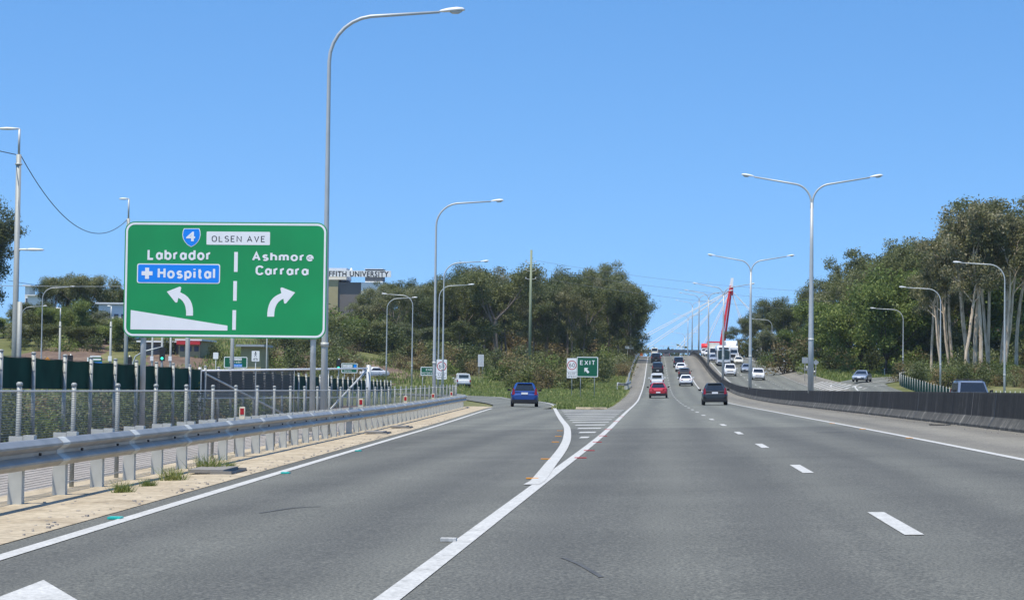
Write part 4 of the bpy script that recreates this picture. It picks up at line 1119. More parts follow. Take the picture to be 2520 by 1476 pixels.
p = gx(2389, 124); o = car('four_wheel_drive', 'grey blue four wheel drive with roof rack, half hidden behind the barrier', 'suv', 'cgreyblue', (p.x, p.y, H(p.x, p.y)-.02), PI, rack=True)
p = gx(1137, 262); o = car('utility_truck', 'white utility truck turning left beyond the end of the guardrail', 'ute', 'cwhite', (p.x, p.y, p.z+.01), R(10), cat='pickup')
p = ground(915, 931); o = car('sedan', 'white car on the side road beyond the gate', 'sedan', 'cwhite', (p.x, p.y, p.z+.1), PI-R(50))
# ---- coach
def coach(px, py):
    p = ground(px, py); t_ = thing('coach', 'white coach with tall dark windscreen coming down the opposite lanes', 'coach', (p.x, p.y, H(p.x, p.y+5)-.1), PI)
    def ring(y, w_, z0, z1, c): return [(-w_+.05, y, z0), (w_-.05, y, z0), (w_, y, z0+.2), (w_, y, z1-c), (w_-c, y, z1), (-w_+c, y, z1), (-w_, y, z1-c), (-w_, y, z0+.2)]
    mb = MB(); mb.loft([ring(-11.6, 1.15, .45, 3.3, .25), ring(-11.2, 1.25, .35, 3.45, .2), ring(-1, 1.25, .32, 3.5, .2), ring(-.45, 1.25, .32, 3.5, .22), ring(-.12, 1.2, .35, 3.32, .3), ring(0, 1.1, .42, 3.0, .4)]); mb.build('body', M['cwhite'], t_)
    for s_ in (-1, 1):
        mb = MB(); mb.loft([[(s_*.03, dy, 1.15), (s_*1.0, dy, 1.15), (s_*1.02, dy, 2.6), (s_*.03, dy, 2.85)] for dy in (-.1, .05)]); mb.build('windscreen', M['glassteal'], t_)
        MB().box((s_*1.255, -6, 2.1), (.03, 9.4, 1.0)).build('side_window', M['glassteal'], t_)
        MB().box((s_*.85, .0, .78), (.4, .08, .2)).build('headlight', M['head'], t_)
        MB().tube([(s_*1.2, -.05, 3.0), (s_*1.45, .2, 2.9), (s_*1.45, .22, 2.75)], .025, 6).box((s_*1.45, .22, 2.5), (.12, .1, .45)).build('mirror', M['blacktrim'], t_)
    MB().box((0, .0, 3.05), (1.7, .1, .3)).build('destination_box', M['blacktrim'], t_)
    MB().box((0, .02, .52), (2.1, .1, .2)).build('bumper', M['blacktrim'], t_)
    wheels(t_, 2.5, -8.6, -2.3, .5, .3)
    t_.rotation_euler[0] = -.035
def truck(px, Y):
    p = gx(px, Y); t_ = thing('truck', 'white truck with roof fairing behind the coach', 'truck', (p.x, p.y, H(p.x, p.y+3)), PI)
    mb = MB(); mb.loft([[(-1.22, y, .6), (1.22, y, .6), (1.22, y, zt), (-1.22, y, zt)] for y, zt in ((-2.2, 3.0), (-.3, 3.0), (-.05, 2.75), (0, 1.5))]); mb.build('cab', M['cwhite'], t_)
    MB().loft([[(-1.2, -2.2, 3.02), (1.2, -2.2, 3.02), (1.15, -2.2, 4.0), (-1.15, -2.2, 4.0)], [(-1.1, -1.2, 3.02), (1.1, -1.2, 3.02), (1.05, -1.2, 3.8), (-1.05, -1.2, 3.8)], [(-.9, -.4, 3.02), (.9, -.4, 3.02), (.8, -.4, 3.15), (-.8, -.4, 3.15)]]).build('roof_fairing', M['cwhite'], t_)
    MB().loft([[(-1.1, .0+dy, 1.75), (1.1, .0+dy, 1.75), (1.05, -.1+dy, 2.65), (-1.05, -.1+dy, 2.65)] for dy in (-.1, .03)]).build('windscreen', M['glass'], t_)
    MB().box((0, .02, 1.15), (1.5, .08, .55)).build('grille', M['blacktrim'], t_)
    for s_ in (-1, 1):
        MB().box((s_*.95, .02, .85), (.4, .1, .22)).build('headlight', M['head'], t_); MB().box((s_*1.4, -.1, 2.2), (.15, .1, .6)).build('mirror', M['blacktrim'], t_)
    MB().box((0, -7.5, 2.3), (2.44, 10, 3.0)).build('trailer', M['housing'], t_)
    MB().box((0, .05, .55), (2.3, .15, .3)).build('bumper', M['cwhite'], t_)
    wheels(t_, 2.4, -9.5, -1.2, .5, .32); t_.rotation_euler[0] = -.035
coach(1780.9, 901); truck(1799, 398)
def boxtruck(px, Y):
    p = gx(px, Y); t_ = thing('box_truck', 'small truck with cream box body behind the silver sedan, left of the coach', 'truck', (p.x, p.y, H(p.x, p.y+2)), PI)
    MB().box((0, -3.3, 2.0), (2.1, 4.2, 2.3)).build('box_body', M['ccream'], t_)
    mb = MB(); mb.loft([[(-.95, y, .5), (.95, y, .5), (.95, y, zt), (-.95, y, zt)] for y, zt in ((-1.15, 2.2), (-.35, 2.2), (-.05, 1.3), (0, 1.1))]); mb.build('cab', M['cwhite'], t_)
    MB().loft([[(-.85, -.03+dy, 1.35), (.85, -.03+dy, 1.35), (.8, -.3+dy, 2.1), (-.8, -.3+dy, 2.1)] for dy in (-.1, .03)]).build('windscreen', M['glass'], t_)
    for s_ in (-1, 1): MB().box((s_*.7, .01, .9), (.3, .06, .18)).build('headlight', M['head'], t_)
    wheels(t_, 1.9, -4, -.8, .36, .22); t_.rotation_euler[0] = -.035
boxtruck(1757, 420)

# ================================================================== VEGETATION
def leaf_mesh(name, clumps, mat, rng, size, per_m2, flat=.7, droop=.35, maxn=24000):
    """leaf sprays scattered through rounded clumps [(centre, radius)...]"""
    P_, N_ = [], []
    for c, r in clumps:
        n = max(14, int(per_m2*r*r))
        v = rng.normal(size=(n, 3)); v /= np.linalg.norm(v, axis=1)[:, None]
        rad = rng.uniform(.35, 1.0, n)**.6
        p = v*rad[:, None]*r; p[:, 2] *= flat
        p += rng.normal(size=(n, 3))*r*.24
        P_.append(p+np.array(c)); N_.append(v)
    P_ = np.concatenate(P_); N_ = np.concatenate(N_)
    if len(P_) > maxn:
        k = rng.choice(len(P_), maxn, replace=False); P_, N_ = P_[k], N_[k]
    n = len(P_)
    nr = N_*.55 + rng.normal(size=(n, 3))*.75; nr[:, 2] += .25; nr /= np.linalg.norm(nr, axis=1)[:, None]
    tg = rng.normal(size=(n, 3)); tg[:, 2] -= droop; tg -= nr*(tg*nr).sum(1)[:, None]; tg /= np.linalg.norm(tg, axis=1)[:, None]
    bt = np.cross(nr, tg)
    s = size*rng.uniform(.6, 1.35, n)[:, None]
    A_ = P_-tg*s; B_ = P_+bt*s*.48+nr*s*.12; C_ = P_+tg*s; D_ = P_-bt*s*.48+nr*s*.12
    V = np.stack([A_, B_, C_, D_], 1).reshape(-1, 3)
    me = bpy.data.meshes.new(name)
    me.vertices.add(4*n); me.vertices.foreach_set('co', V.ravel().astype(np.float32))
    me.loops.add(4*n); me.loops.foreach_set('vertex_index', np.arange(4*n, dtype=np.int32))
    me.polygons.add(n); me.polygons.foreach_set('loop_start', np.arange(0, 4*n, 4, dtype=np.int32))
    me.update(calc_edges=True); me.materials.append(mat); return me
def limb(mb, p0, d, ln, r0, r1, rng, n=5, bend=.25, up=.2):
    pts, rad = [Vector(p0)], [r0]; d = Vector(d).normalized()
    for k in range(n):
        d = (d+Vector(rng.normal(size=3)*bend*.5)+Vector((0, 0, up*.3))).normalized()
        pts.append(pts[-1]+d*ln/n); rad.append(r0+(r1-r0)*(k+1)/n)
    mb.tube(pts, rad, 6, False); return pts[-1], d, pts
def gum(seed, ht=20.0, fork=.45, spread=3.4, cl=1.5, leaf='leafgum', brk='barktan', size=.18, dens=170, r0=.3, stems=1, top=1.0, nl=5, flat=.7, low=2):
    rng = np.random.default_rng(seed); mb = MB(); clumps = []
    for s_ in range(stems):
        b = (0, 0, -.6) if stems == 1 else (rng.uniform(-.7, .7), rng.uniform(-.7, .7), -.6)
        lean = Vector((rng.normal()*.06, rng.normal()*.06, 1)) if stems == 1 else Vector((rng.normal()*.07, rng.normal()*.07, 1))
        q, d, pts = limb(mb, b, lean, ht*fork*(1 if s_ == 0 else rng.uniform(.75, 1.0)), r0, r0*.62, rng, 6, .10, .25)
        for k in range(nl):
            an = 2*PI*(k+rng.uniform(-.3, .3))/nl; el = rng.uniform(.6, 1.9)
            st = pts[-1] if k < 3 else pts[-2]
            d1 = Vector((math.cos(an), math.sin(an), el))
            ln = ht*(1-fork)*rng.uniform(.45, .68)
            e, d2, ps = limb(mb, st, d1, ln, r0*.42, r0*.2, rng, 5, .28, .35)
            for j in range(3):
                a2 = an+rng.uniform(-1.1, 1.1)
                d3 = (d2+Vector((math.cos(a2)*.8, math.sin(a2)*.8, rng.uniform(-.1, .9)))).normalized()
                e2, _, ps2 = limb(mb, ps[-1] if j < 2 else ps[-3], d3, ht*.14*rng.uniform(.7, 1.4), r0*.18, r0*.05, rng, 3, .3, .2)
                clumps.append((e2, cl*rng.uniform(.7, 1.25)))
                clumps.append((Vector(ps2[1])+Vector(rng.normal(size=3)*cl*.5), cl*rng.uniform(.5, .9)))
            clumps.append((e+Vector((0, 0, cl*.4)), cl*rng.uniform(.7, 1.2)))
            for j in range(low):
                q2 = ps[int(rng.integers(1, 4))]+Vector((rng.normal()*cl*.9, rng.normal()*cl*.9, -rng.uniform(.1, 1)*ht*.18)); clumps.append((q2, cl*rng.uniform(.5, .95)))
    zmax = max(c[0].z+c[1]*flat for c in clumps); k = ht/zmax
    V = [(x, y, z*k if z > 0 else z) for x, y, z in mb.v]; mb.v = V
    clumps = [(np.array((c.x, c.y, c.z*k)), r) for c, r in clumps]
    return mb.mesh('trunk', M[brk], True), leaf_mesh('crown', clumps, M[leaf], rng, size, dens, flat)
def bushy(seed, ht, wd, leaf='leafshrub', size=.105, dens=210, n=16, low=.12, brk='barkdark', maxn=9000):
    rng = np.random.default_rng(seed); mb = MB(); clumps = []
    for k in range(5):
        an = 2*PI*k/5+rng.uniform(-.4, .4)
        limb(mb, (0, 0, -.2), (math.cos(an)*.6, math.sin(an)*.6, 1.2), ht*.6, .05*ht/3, .02, rng, 4, .25, .3)
    for k in range(n):
        an = rng.uniform(0, 2*PI); rr = wd*.5*math.sqrt(rng.uniform(0, 1))*.8
        z = ht*(low+(.80-low)*rng.uniform(0, 1)*(1-.45*(rr/(wd*.5))**2))
        clumps.append((np.array((rr*math.cos(an), rr*math.sin(an), z)), ht*rng.uniform(.16, .27)))
    return mb.mesh('stem', M[brk], True), leaf_mesh('foliage', clumps, M[leaf], rng, size, dens, .85, .15, maxn)
HUE = {'gum_leaves': 'olive green', 'dark_leaves': 'dark green', 'bright_leaves': 'bright green', 'paperbark_leaves': 'grey green', 'shrub_leaves': 'mid green', 'rusty_leaves': 'rusty brown'}
def proto(name, meshes, parts=('trunk', 'crown')):
    return (name, meshes, parts)
def hue(pr): return HUE[pr[1][1].materials[0].name]
def plant(pr, loc, sc, label, cat, group, rng):
    name, meshes, parts = pr
    t_ = thing(name, label, cat, loc, rng.uniform(0, 6.28), group)
    t_.scale = sc if hasattr(sc, '__len__') else (sc, sc, sc)
    for me, nm in zip(meshes, parts): link(nm, me, t_)
    return t_
GUM = [proto('gum_tree', gum(11, 20, .5, leaf='leafgum')), proto('gum_tree', gum(12, 20, .42, leaf='leafdark', nl=6, cl=1.6)),
       proto('gum_tree', gum(13, 20, .55, leaf='leafgum', nl=4, cl=1.7, flat=.6)), proto('gum_tree', gum(14, 20, .38, leaf='leafdark', nl=6, cl=1.7, dens=175)),
       proto('gum_tree', gum(15, 20, .48, leaf='leafpale', nl=5, cl=1.45)), proto('gum_tree', gum(16, 20, .34, leaf='leafgum', nl=7, cl=1.6, dens=175))]
SPARSE = [proto('gum_tree', gum(21, 20, .62, leaf='leafdark', nl=4, cl=1.15, dens=150, flat=.5, low=0)), proto('gum_tree', gum(22, 20, .58, leaf='leafgum', nl=4, cl=1.2, flat=.5, low=0))]
PAPER = [proto('paperbark_tree', gum(31, 20, .74, leaf='leafpale', brk='barkpale', stems=1, r0=.30, nl=5, low=0, cl=1.15, dens=150)),
         proto('paperbark_tree', gum(32, 20, .74, leaf='leafpale', brk='barkpale', stems=2, r0=.24, nl=4, low=0, cl=1.1, dens=150)),
         proto('paperbark_tree', gum(33, 20, .74, leaf='leafpale', brk='barkpale', stems=1, r0=.34, nl=6, low=0, cl=1.25, dens=165))]
BUSH = [proto('broadleaf_tree', gum(41, 12, .22, leaf='leafbright', brk='barkdark', r0=.22, nl=7, cl=1.35, dens=190, size=.18)),
        proto('broadleaf_tree', gum(42, 12, .25, leaf='leafgum', brk='barkdark', r0=.22, nl=7, cl=1.4, dens=190, size=.18)),
        proto('broadleaf_tree', gum(43, 12, .25, leaf='leafdark', brk='barkdark', r0=.22, nl=7, cl=1.4, dens=190, size=.18))]
SHR = [proto('shrub', bushy(51, 3, 3.6), ('stem', 'foliage')), proto('shrub', bushy(52, 3, 3.2, 'leafgum'), ('stem', 'foliage')),
       proto('shrub', bushy(53, 3, 4.0, 'leafbright', n=16), ('stem', 'foliage')), proto('shrub', bushy(54, 3, 3.4, 'leafbrown'), ('stem', 'foliage')),
       proto('shrub', bushy(55, 3, 3.0, 'leafdark'), ('stem', 'foliage'))]
rv = random.Random(77)
HY = lambda px: 956+(px-1635)*.01222            # true horizon row in column px
def top_height(px, topy, Y, z0): return CAMZ+(HY(px)-topy)/F*Y-z0
def row(outline, x0, x1, step, Y, drop, protos, labeler, cat, group, jit=8, yj=14, sq=(.85, 1.15), hmin=5):
    px = x0+rv.uniform(0, step*.6)
    while px < x1:
        q = px+rv.uniform(-jit, jit); YY = Y+rv.uniform(-yj, yj); p = gx(q, YY)
        ty_ = interp(q, outline)+drop+rv.uniform(-4, 22)
        h = max(hmin, top_height(q, ty_, YY, p.z)); pr = rv.choice(protos)
        base = 12.0 if pr[0] == 'broadleaf_tree' else 20.0
        k = h/base; w_ = max(k, .62 if base == 20 else .6)*rv.uniform(*sq)
        plant(pr, (p.x, p.y, p.z-.1), (w_, w_, k), labeler(q, pr), cat, group, rv)
        px += step*rv.uniform(.75, 1.3)
def near_of(table):
    def f(q, pr):
        kind = {'gum_tree': 'gum tree', 'paperbark_tree': 'paperbark tree with pale peeling trunk', 'broadleaf_tree': 'bushy broadleaf tree', 'shrub': 'shrub'}[pr[0]]
        kind = hue(pr)+' '+kind
        for x, s_ in table:
            if q < x: return kind+' '+s_
        return kind+' '+table[-1][1]
    return f
# ---- forest between the exit lane and the climb
OUT_M = [(780, 800), (830, 775), (870, 728), (905, 712), (940, 690), (975, 662), (1010, 678), (1060, 692), (1100, 668), (1130, 655), (1190, 642), (1230, 644), (1270, 660), (1310, 684), (1350, 668), (1400, 655), (1450, 655), (1482, 642), (1520, 672), (1560, 690), (1582, 715), (1610, 770)]
tabM = lambda d: near_of([(945, d+' below the building sign'), (1050, d+' behind the facing pair of street lamps'), (1150, d+' behind the END MOTORWAY sign'), (1265, d+' around the big forked trunk'), (1345, d+' by the green wooden pole'), (1480, d+' above the EXIT sign'), (1700, d+' at the right end of the forest')])
row(OUT_M, 880, 1560, 44, 455, -4, GUM, tabM('in the back row'), 'tree', 'gum trees in the back of the left forest')
row(OUT_M, 840, 1540, 40, 480, 75, BUSH, tabM('low at the back'), 'tree', 'low trees at the back of the left forest')
row(OUT_M, 830, 1555, 46, 425, 12, GUM+SPARSE[:1], tabM('in the middle row'), 'tree', 'gum trees in the middle of the left forest')
row(OUT_M, 830, 1555, 44, 395, 26, GUM, tabM('in the front row'), 'tree', 'gum trees in the front of the left forest')
row([(780, 840), (1000, 790), (1200, 790), (1560, 770)], 800, 1130, 46, 372, 0, BUSH+GUM[1:2], tabM('filling the edge'), 'tree', 'understorey trees at the edge of the left forest')
for px, Y, ty_ in ((1543, 440, 705), (1530, 470, 690), (1536, 415, 740)):
    p = gx(px, Y); h = top_height(px, ty_, Y, p.z); plant(GUM[3], (p.x, p.y, p.z), (.85, .85, h/20), 'dense gum tree overhanging the left side of the crest', 'tree', 'gum trees beside the crest', rv)
# the big forked tree with a bare trunk, standing out in front
p = gx(1222, 378); hb_ = top_height(1222, 650, 378, p.z)
big = gum(91, 20, .40, leaf='leafgum', brk='barktan', r0=.48, nl=5, cl=1.9, dens=150, flat=.55); t_ = plant(proto('gum_tree', big), (p.x, p.y, p.z), (1.15, 1.15, hb_/20), 'big gum with bare forked trunk standing out before the left forest', 'tree', None, rv)
# ---- right-hand forest
OUT_R = [(1780, 812), (1830, 790), (1870, 752), (1905, 728), (1950, 722), (1990, 715), (2020, 690), (2060, 655), (2100, 622), (2150, 610), (2190, 590), (2240, 570), (2290, 590), (2330, 605), (2360, 590), (2385, 500), (2420, 482), (2460, 500), (2500, 535), (2560, 560)]
tabR = lambda d: near_of([(1900, d+' right of the red pylon'), (2010, d+' left of the tall double lamp'), (2140, d+' right of the tall double lamp'), (2260, d+' behind the farthest right street lamp'), (2360, d+' behind the middle right street lamp'), (2700, d+' at the right edge of the picture')])
row(OUT_R, 1800, 1990, 34, 560, 0, GUM, tabR('far back'), 'tree', 'gum trees at the far end of the right forest')
row(OUT_R, 1860, 2080, 44, 450, 10, GUM, tabR('in the back row'), 'tree', 'gum trees in the back of the right forest')
row(OUT_R, 1900, 2580, 40, 420, 90, BUSH, tabR('low at the back'), 'tree', 'low trees at the back of the right forest')
row(OUT_R, 1990, 2560, 40, 375, 0, SPARSE+SPARSE+GUM[2:3], tabR('standing tall'), 'tree', 'tall gum trees in the right forest')
row(OUT_R, 2030, 2560, 50, 335, 48, GUM[:3]+BUSH[:1], tabR('in the middle row'), 'tree', 'gum trees in the middle of the right forest')
row(OUT_R, 2120, 2560, 60, 300, 80, BUSH+GUM[4:5], tabR('in the front row'), 'tree', 'leafy trees in the front of the right forest')
row([(1850, 800), (2200, 770), (2560, 740)], 1870, 2000, 44, 400, 0, BUSH, tabR('filling the edge'), 'tree', 'understorey trees at the edge of the right forest')
pb = [(2310, 262, 640, 'pair of paperbark trunks left of the half hidden car'), (2372, 255, 600, 'paperbark with twin leaning trunks behind the half hidden car'), (2398, 268, 490, 'tall paperbark left of the right edge lamp'), (2440, 258, 495, 'thickest and tallest paperbark, by the nearest right lamp'), (2463, 272, 520, 'paperbark just right of the nearest right lamp'), (2500, 262, 530, 'slender paperbark near the right edge'), (2548, 258, 540, 'paperbark at the very right edge'), (2345, 285, 620, 'paperbark standing behind the half hidden car, farther back'), (2292, 275, 640, 'slim paperbark right of the middle right street lamp'), (2330, 268, 625, 'paperbark left of the half hidden car, second from the lamp'), (2384, 262, 520, 'slim paperbark behind the roof of the half hidden car'), (2415, 256, 510, 'paperbark beside the thickest one, on its left'), (2482, 256, 530, 'bent paperbark between the lamp and the right edge'), (2526, 262, 545, 'slim pale paperbark second from the right edge')]
for k, (px, Y, ty_, lb) in enumerate(pb):
    p = gx(px, Y); h = top_height(px, ty_, Y, p.z); plant(PAPER[(k+1) % 3], (p.x, p.y, p.z-.1), (h/20*.9, h/20*.9, h/20), lb, 'tree', None, rv)
row([(2150, 800), (2560, 800)], 2220, 2600, 30, 300, 20, BUSH, tabR('low behind the paperbarks'), 'tree', 'low trees behind the paperbarks')
# ---- trees on the far left
OUT_L = [(-40, 480), (10, 488), (40, 540), (58, 640), (85, 730), (115, 665), (165, 652), (215, 668), (262, 672), (288, 705), (305, 745), (330, 780), (420, 800), (520, 830)]
tabL = near_of([(60, 'at the left edge behind the nearest rail pole'), (110, 'right of the nearest rail pole'), (200, 'in the round crowned pair on the left'), (300, 'left of the big green sign'), (900, 'partly hidden by the big green sign')])
row(OUT_L, -75, -18, 30, 330, 4, GUM[:4], tabL, 'tree', 'gum trees at the left edge', yj=20)
row([(240, 768), (310, 775)], 246, 310, 18, 318, 0, BUSH, tabL, 'tree', 'low trees before the white building', hmin=3)
row(OUT_L, 70, 300, 38, 356, 6, [GUM[5], GUM[3], BUSH[1]], tabL, 'tree', 'trees on the left bank')
row(OUT_L, 60, 225, 36, 330, 75, BUSH, tabL, 'tree', 'lower trees on the left bank')
row([(0, 800), (540, 820)], 0, 225, 40, 322, 10, BUSH, tabL, 'tree', 'understorey on the left bank', hmin=3.5)
# ---- shrubs
def shrubs(spots, label, group, sc, protos=SHR, cat='shrub', dy=6):
    for k, (px, Y) in enumerate(spots):
        YY = Y+rv.uniform(-dy, dy)
        if 878 < px < 952 and YY < 345: continue
        p = gx(px+rv.uniform(-6, 6), YY); s_ = sc*rv.uniform(.75, 1.3)
        pr = rv.choice(protos); lb = (label(px) if callable(label) else label).replace('green shrub', hue(pr)+' shrub').replace('low shrub', 'low '+hue(pr)+' shrub')
        plant(pr, (p.x, p.y, p.z-.15), (s_*rv.uniform(.9, 1.3), s_*rv.uniform(.9, 1.3), s_), lb, cat, group, rv)
tS = lambda px: 'green shrub '+('below the building sign' if px < 960 else 'left of the exit lane traffic' if px < 1180 else 'behind the blue hatchback' if px < 1370 else 'behind the EXIT sign' if px < 1470 else 'right of the EXIT sign below the trees')
shrubs([(x, 300) for x in range(780, 940, 18)], tS, 'x', 1.0)
shrubs([(x, 325) for x in range(640, 960, 22)], tS, 'x', 1.2)
shrubs([(x, 385) for x in range(790, 980, 22)], tS, 'tall shrubs on the upper left slope', 2.0)
shrubs([(x, 350) for x in range(770, 960, 24)], tS, 'shrubs on the upper left slope', 1.5)
shrubs([(x, 345) for x in range(850, 1200, 30)], tS, 'shrubs on the left slope', 1.5)
shrubs([(x, 318) for x in range(960, 1200, 34)], tS, 'shrubs on the left slope in front', 1.1)
shrubs([(x, 465) for x in range(980, 1560, 22)], 'green shrub deep under the trees of the left forest', 'x', 2.3)
shrubs([(x, 440) for x in range(1180, 1560, 26)], 'green shrub deep under the trees of the left forest', 'x', 1.8)
shrubs([(x, 352) for x in range(1190, 1545, 26)], tS, 'tall shrubs under the left forest', 1.35)
shrubs([(x, 300) for x in range(1225, 1500, 28)], tS, 'shrubs behind the EXIT sign', 1.35)
shrubs([(x, 262) for x in (1262, 1285, 1310, 1335, 1352, 1400, 1425, 1262, 1300)], tS, 'shrubs around the EXIT sign', 1.0)
shrubs([(x, 330) for x in (1480, 1500, 1515, 1530)]+[(1536, 370), (1540, 400), (1538, 430)], tS, 'shrubs beside the flared guardrail', 1.0)
tR = lambda px: 'green shrub '+('above the right guardrail' if px < 1960 else 'behind the right hand grass nose' if px < 2110 else 'behind the silver blue coupe')
shrubs([(x, 378) for x in range(1885, 2000, 20)], tR, 'shrubs above the right guardrail', 1.3)
shrubs([(x, 335) for x in range(1935, 2200, 26)], tR, 'shrubs along the joining ramp', 1.75)
shrubs([(x, 318) for x in range(1990, 2200, 30)], tR, 'shrubs along the joining ramp in front', 1.2)
shrubs([(x, 460) for x in range(1800, 1890, 18)], 'green shrub beside the oncoming lanes below the pylon cables', 'shrubs beside the oncoming lanes', 1.3)
shrubs([(x, 255) for x in range(2225, 2580, 20)], 'low shrub behind the picket fence on the right', 'shrubs behind the picket fence', .9)
shrubs([(x, 236) for x in range(2240, 2580, 16)], 'green shrub close behind the picket fence', 'x', .75)
shrubs([(x, 285) for x in range(2225, 2580, 24)], 'green shrub among the paperbark trunks', 'shrubs among the paperbark trunks', 1.3)
tLL = lambda px: 'low shrub on the earth bank '+('at the left edge' if px < 90 else 'below the round crowned trees' if px < 300 else 'seen under the big green sign' if px < 800 else 'right of the big green sign')
shrubs([(x, 262) for x in range(20, 300, 34)], tLL, 'shrubs on the earth bank', .85)
shrubs([(x, 300) for x in range(40, 780, 62)], tLL, 'shrubs high on the earth bank', .9)
shrubs([(x, 232) for x in range(330, 620, 30)], tLL, 'shrubs below the big green sign', .6)
shrubs([(x, 252) for x in range(640, 960, 26)], tLL, 'shrubs behind the gate', .9)
shrubs([(x, 285) for x in range(640, 960, 30)], tLL, 'shrubs on the slope behind the gate', 1.2)
# row of weeds and bushes along the tall fence
k = 0; y = 41.0
while y < 118:
    x = TX(y)-rv.uniform(.5, 1.3); s_ = rv.uniform(.42, .56)
    plant(SHR[k % 5], (x, y, H(x, y)-.1), (s_*1.1, s_*1.1, s_), hue(SHR[k % 5])+' knee high bush behind the posts of the shade cloth fence', 'shrub', 'bushes along the shade cloth fence', rv)
    y += rv.uniform(.9, 1.5); k += 1
# ---- grass
def blades(name, n, area, hgt, mat, wdt=.05, seed=5, lean=.35):
    rng = np.random.default_rng(seed); P_ = []
    while len(P_) < n:
        p = area(rng)
        if p is not None: P_.append(p)
    P_ = np.array(P_); n = len(P_)
    an = rng.uniform(0, 2*PI, n); h = hgt*rng.uniform(.4, 1.3, n)
    dx = np.stack([np.cos(an), np.sin(an), np.zeros(n)], 1)*wdt*rng.uniform(.6, 1.4, n)[:, None]
    tp = P_+np.stack([rng.normal(size=n)*lean*h, rng.normal(size=n)*lean*h, h], 1)
    V = np.stack([P_-dx, P_+dx, tp], 1).reshape(-1, 3)
    me = bpy.data.meshes.new(name); me.vertices.add(3*n); me.vertices.foreach_set('co', V.ravel().astype(np.float32))
    me.loops.add(3*n); me.loops.foreach_set('vertex_index', np.arange(3*n, dtype=np.int32))
    me.polygons.add(n); me.polygons.foreach_set('loop_start', np.arange(0, 3*n, 3, dtype=np.int32)); me.update(calc_edges=True); me.materials.append(mat)
    return me
_rrt = sorted((p[1], p[0]) for p in RR_out)
def nose_area(rng):
    y = rng.uniform(123, 330)**1.0; l = max(interp(y, _rrt)+.3, -26) if y < 230 else -26; r = LB(y)-.25
    x = rng.uniform(l, r)
    if y > 255 and x > LB(y)-.9: return None
    return (x, y, H(x, y)-.07)
o = link('grass', blades('grass', 42000, nose_area, .26, M['grass'], .06)); tag(o, kind='stuff')
def right_area(rng):
    y = rng.uniform(A[0][1]+12, 345); x = rng.uniform(OPP_R+2.8+shift(y), 34)
    i = min(range(0, len(A2), 3), key=lambda k: abs(A2[k][1]-y))
    if y < A2[-1][1] and x > A2[i][0]-.3: return None
    return (x, y, H(x, y)-.07)
o = link('grass', blades('grass', 9000, right_area, .4, M['grass'], .07, 6)); tag(o, kind='stuff')
def bank_area(rng):
    y = rng.uniform(170, 330); x = -rng.uniform(24, 70)
    if math.sin(x*.21+y*.05)+math.sin(y*.13-x*.07) < -.1: return None
    return (x, y, H(x, y))
o = link('grass', blades('grass', 16000, bank_area, .6, M['grass'], .09, 7)); tag(o, kind='stuff')
# weeds growing in the kerb
for k, (px, py, s_, lb) in enumerate(((520, 1152, .5, 'largest tuft of green weed growing in the kerb by the drain'), (425, 1172, .38, 'pale yellow tuft of weed at the foot of the guardrail'), (303, 1172, .3, 'small weed tuft behind the guardrail posts'), (566, 1143, .2, 'small reddish weed just right of the largest tuft'), (365, 1160, .22, 'low weed left of the pale yellow tuft'))):
    y = min(frange(18, 60, .1), key=lambda y: abs(proj(LG(-1.05, y))[0]-px)); x = L(y)-1.05
    me = blades('weed', 260, lambda rng: (rng.normal()*.16, rng.normal()*.12, 0), .42, M['grass'], .012, 20+k, .55)
    o = link('weed', me); o.location = (x, y, H(x, y)+.01); o.scale = (s_*1.25, s_*1.25, s_*1.1); tag(o, lb, 'weed')
# far wood beyond the crest: reads as one mass
rngf = np.random.default_rng(8); cl_ = []
for k in range(420):
    x = rngf.uniform(-120, 260); y = rngf.uniform(980, 1150); cl_.append((np.array((x, y, 4+rngf.uniform(0, 13))), rngf.uniform(3, 6)))
o = link('far_wood', leaf_mesh('far_wood', cl_, M['leafdark'], rngf, 1.3, 3.2, .7, .1, 40000)); tag(o, kind='stuff')

_by = {}
for o in C.objects:
    if o.parent is None and o.get('label') and o.name.split('.')[0] in ('gum_tree', 'broadleaf_tree', 'paperbark_tree', 'shrub'): _by.setdefault(o['label'], []).append(o)
for lb, os_ in _by.items():
    for o in os_:
        if len(os_) > 1: o['group'] = lb
        elif 'group' in o: pass

# ================================================================== SMALL SIGNS, POLES, BUILDINGS
def post_sign(name, label, px, y0, y1, wpx, Y, face, mat, posts=(0,), border=None, shape='rect', rz=0, group=None, back=False, pr=.035):
    """panel whose picture rows are y0..y1, wpx wide, standing at depth Y on round posts reaching the ground"""
    c = at(px, (y0+y1)/2, Y); w_ = wpx/F*Y; h_ = (y1-y0)/F*Y
    g = H(c.x, Y)-.05
    t_ = thing(name, label, 'sign', (c.x, Y, g), rz, group)
    zb_ = c.z-h_/2-g
    if shape == 'diamond':
        pts = [(0, zb_), (w_/2, zb_+h_/2), (0, zb_+h_), (-w_/2, zb_+h_/2)]
        MB().prism(pts, -.02, 0).build('panel', M[mat], t_)
    else:
        rr = min(.12, .09*min(w_, h_))
        MB().prism(rrect(-w_/2, zb_, w_/2, zb_+h_, rr, 4), -.02, 0).build('panel', M[mat], t_)
        if border: MB().ring(rrect(-w_/2+.02, zb_+.02, w_/2-.02, zb_+h_-.02, rr, 4), rrect(-w_/2+.09, zb_+.09, w_/2-.09, zb_+h_-.09, rr*.7, 4), -.025, -.02).build('border', M[border], t_)
    pm_ = MB().tube([(0, .05, -.3), (0, .05, zb_+h_*.9)], pr, 6).mesh('post', M['pole'], True)
    for q in posts: link('post', pm_, t_).location.x = q*w_
    return t_, w_, h_, zb_
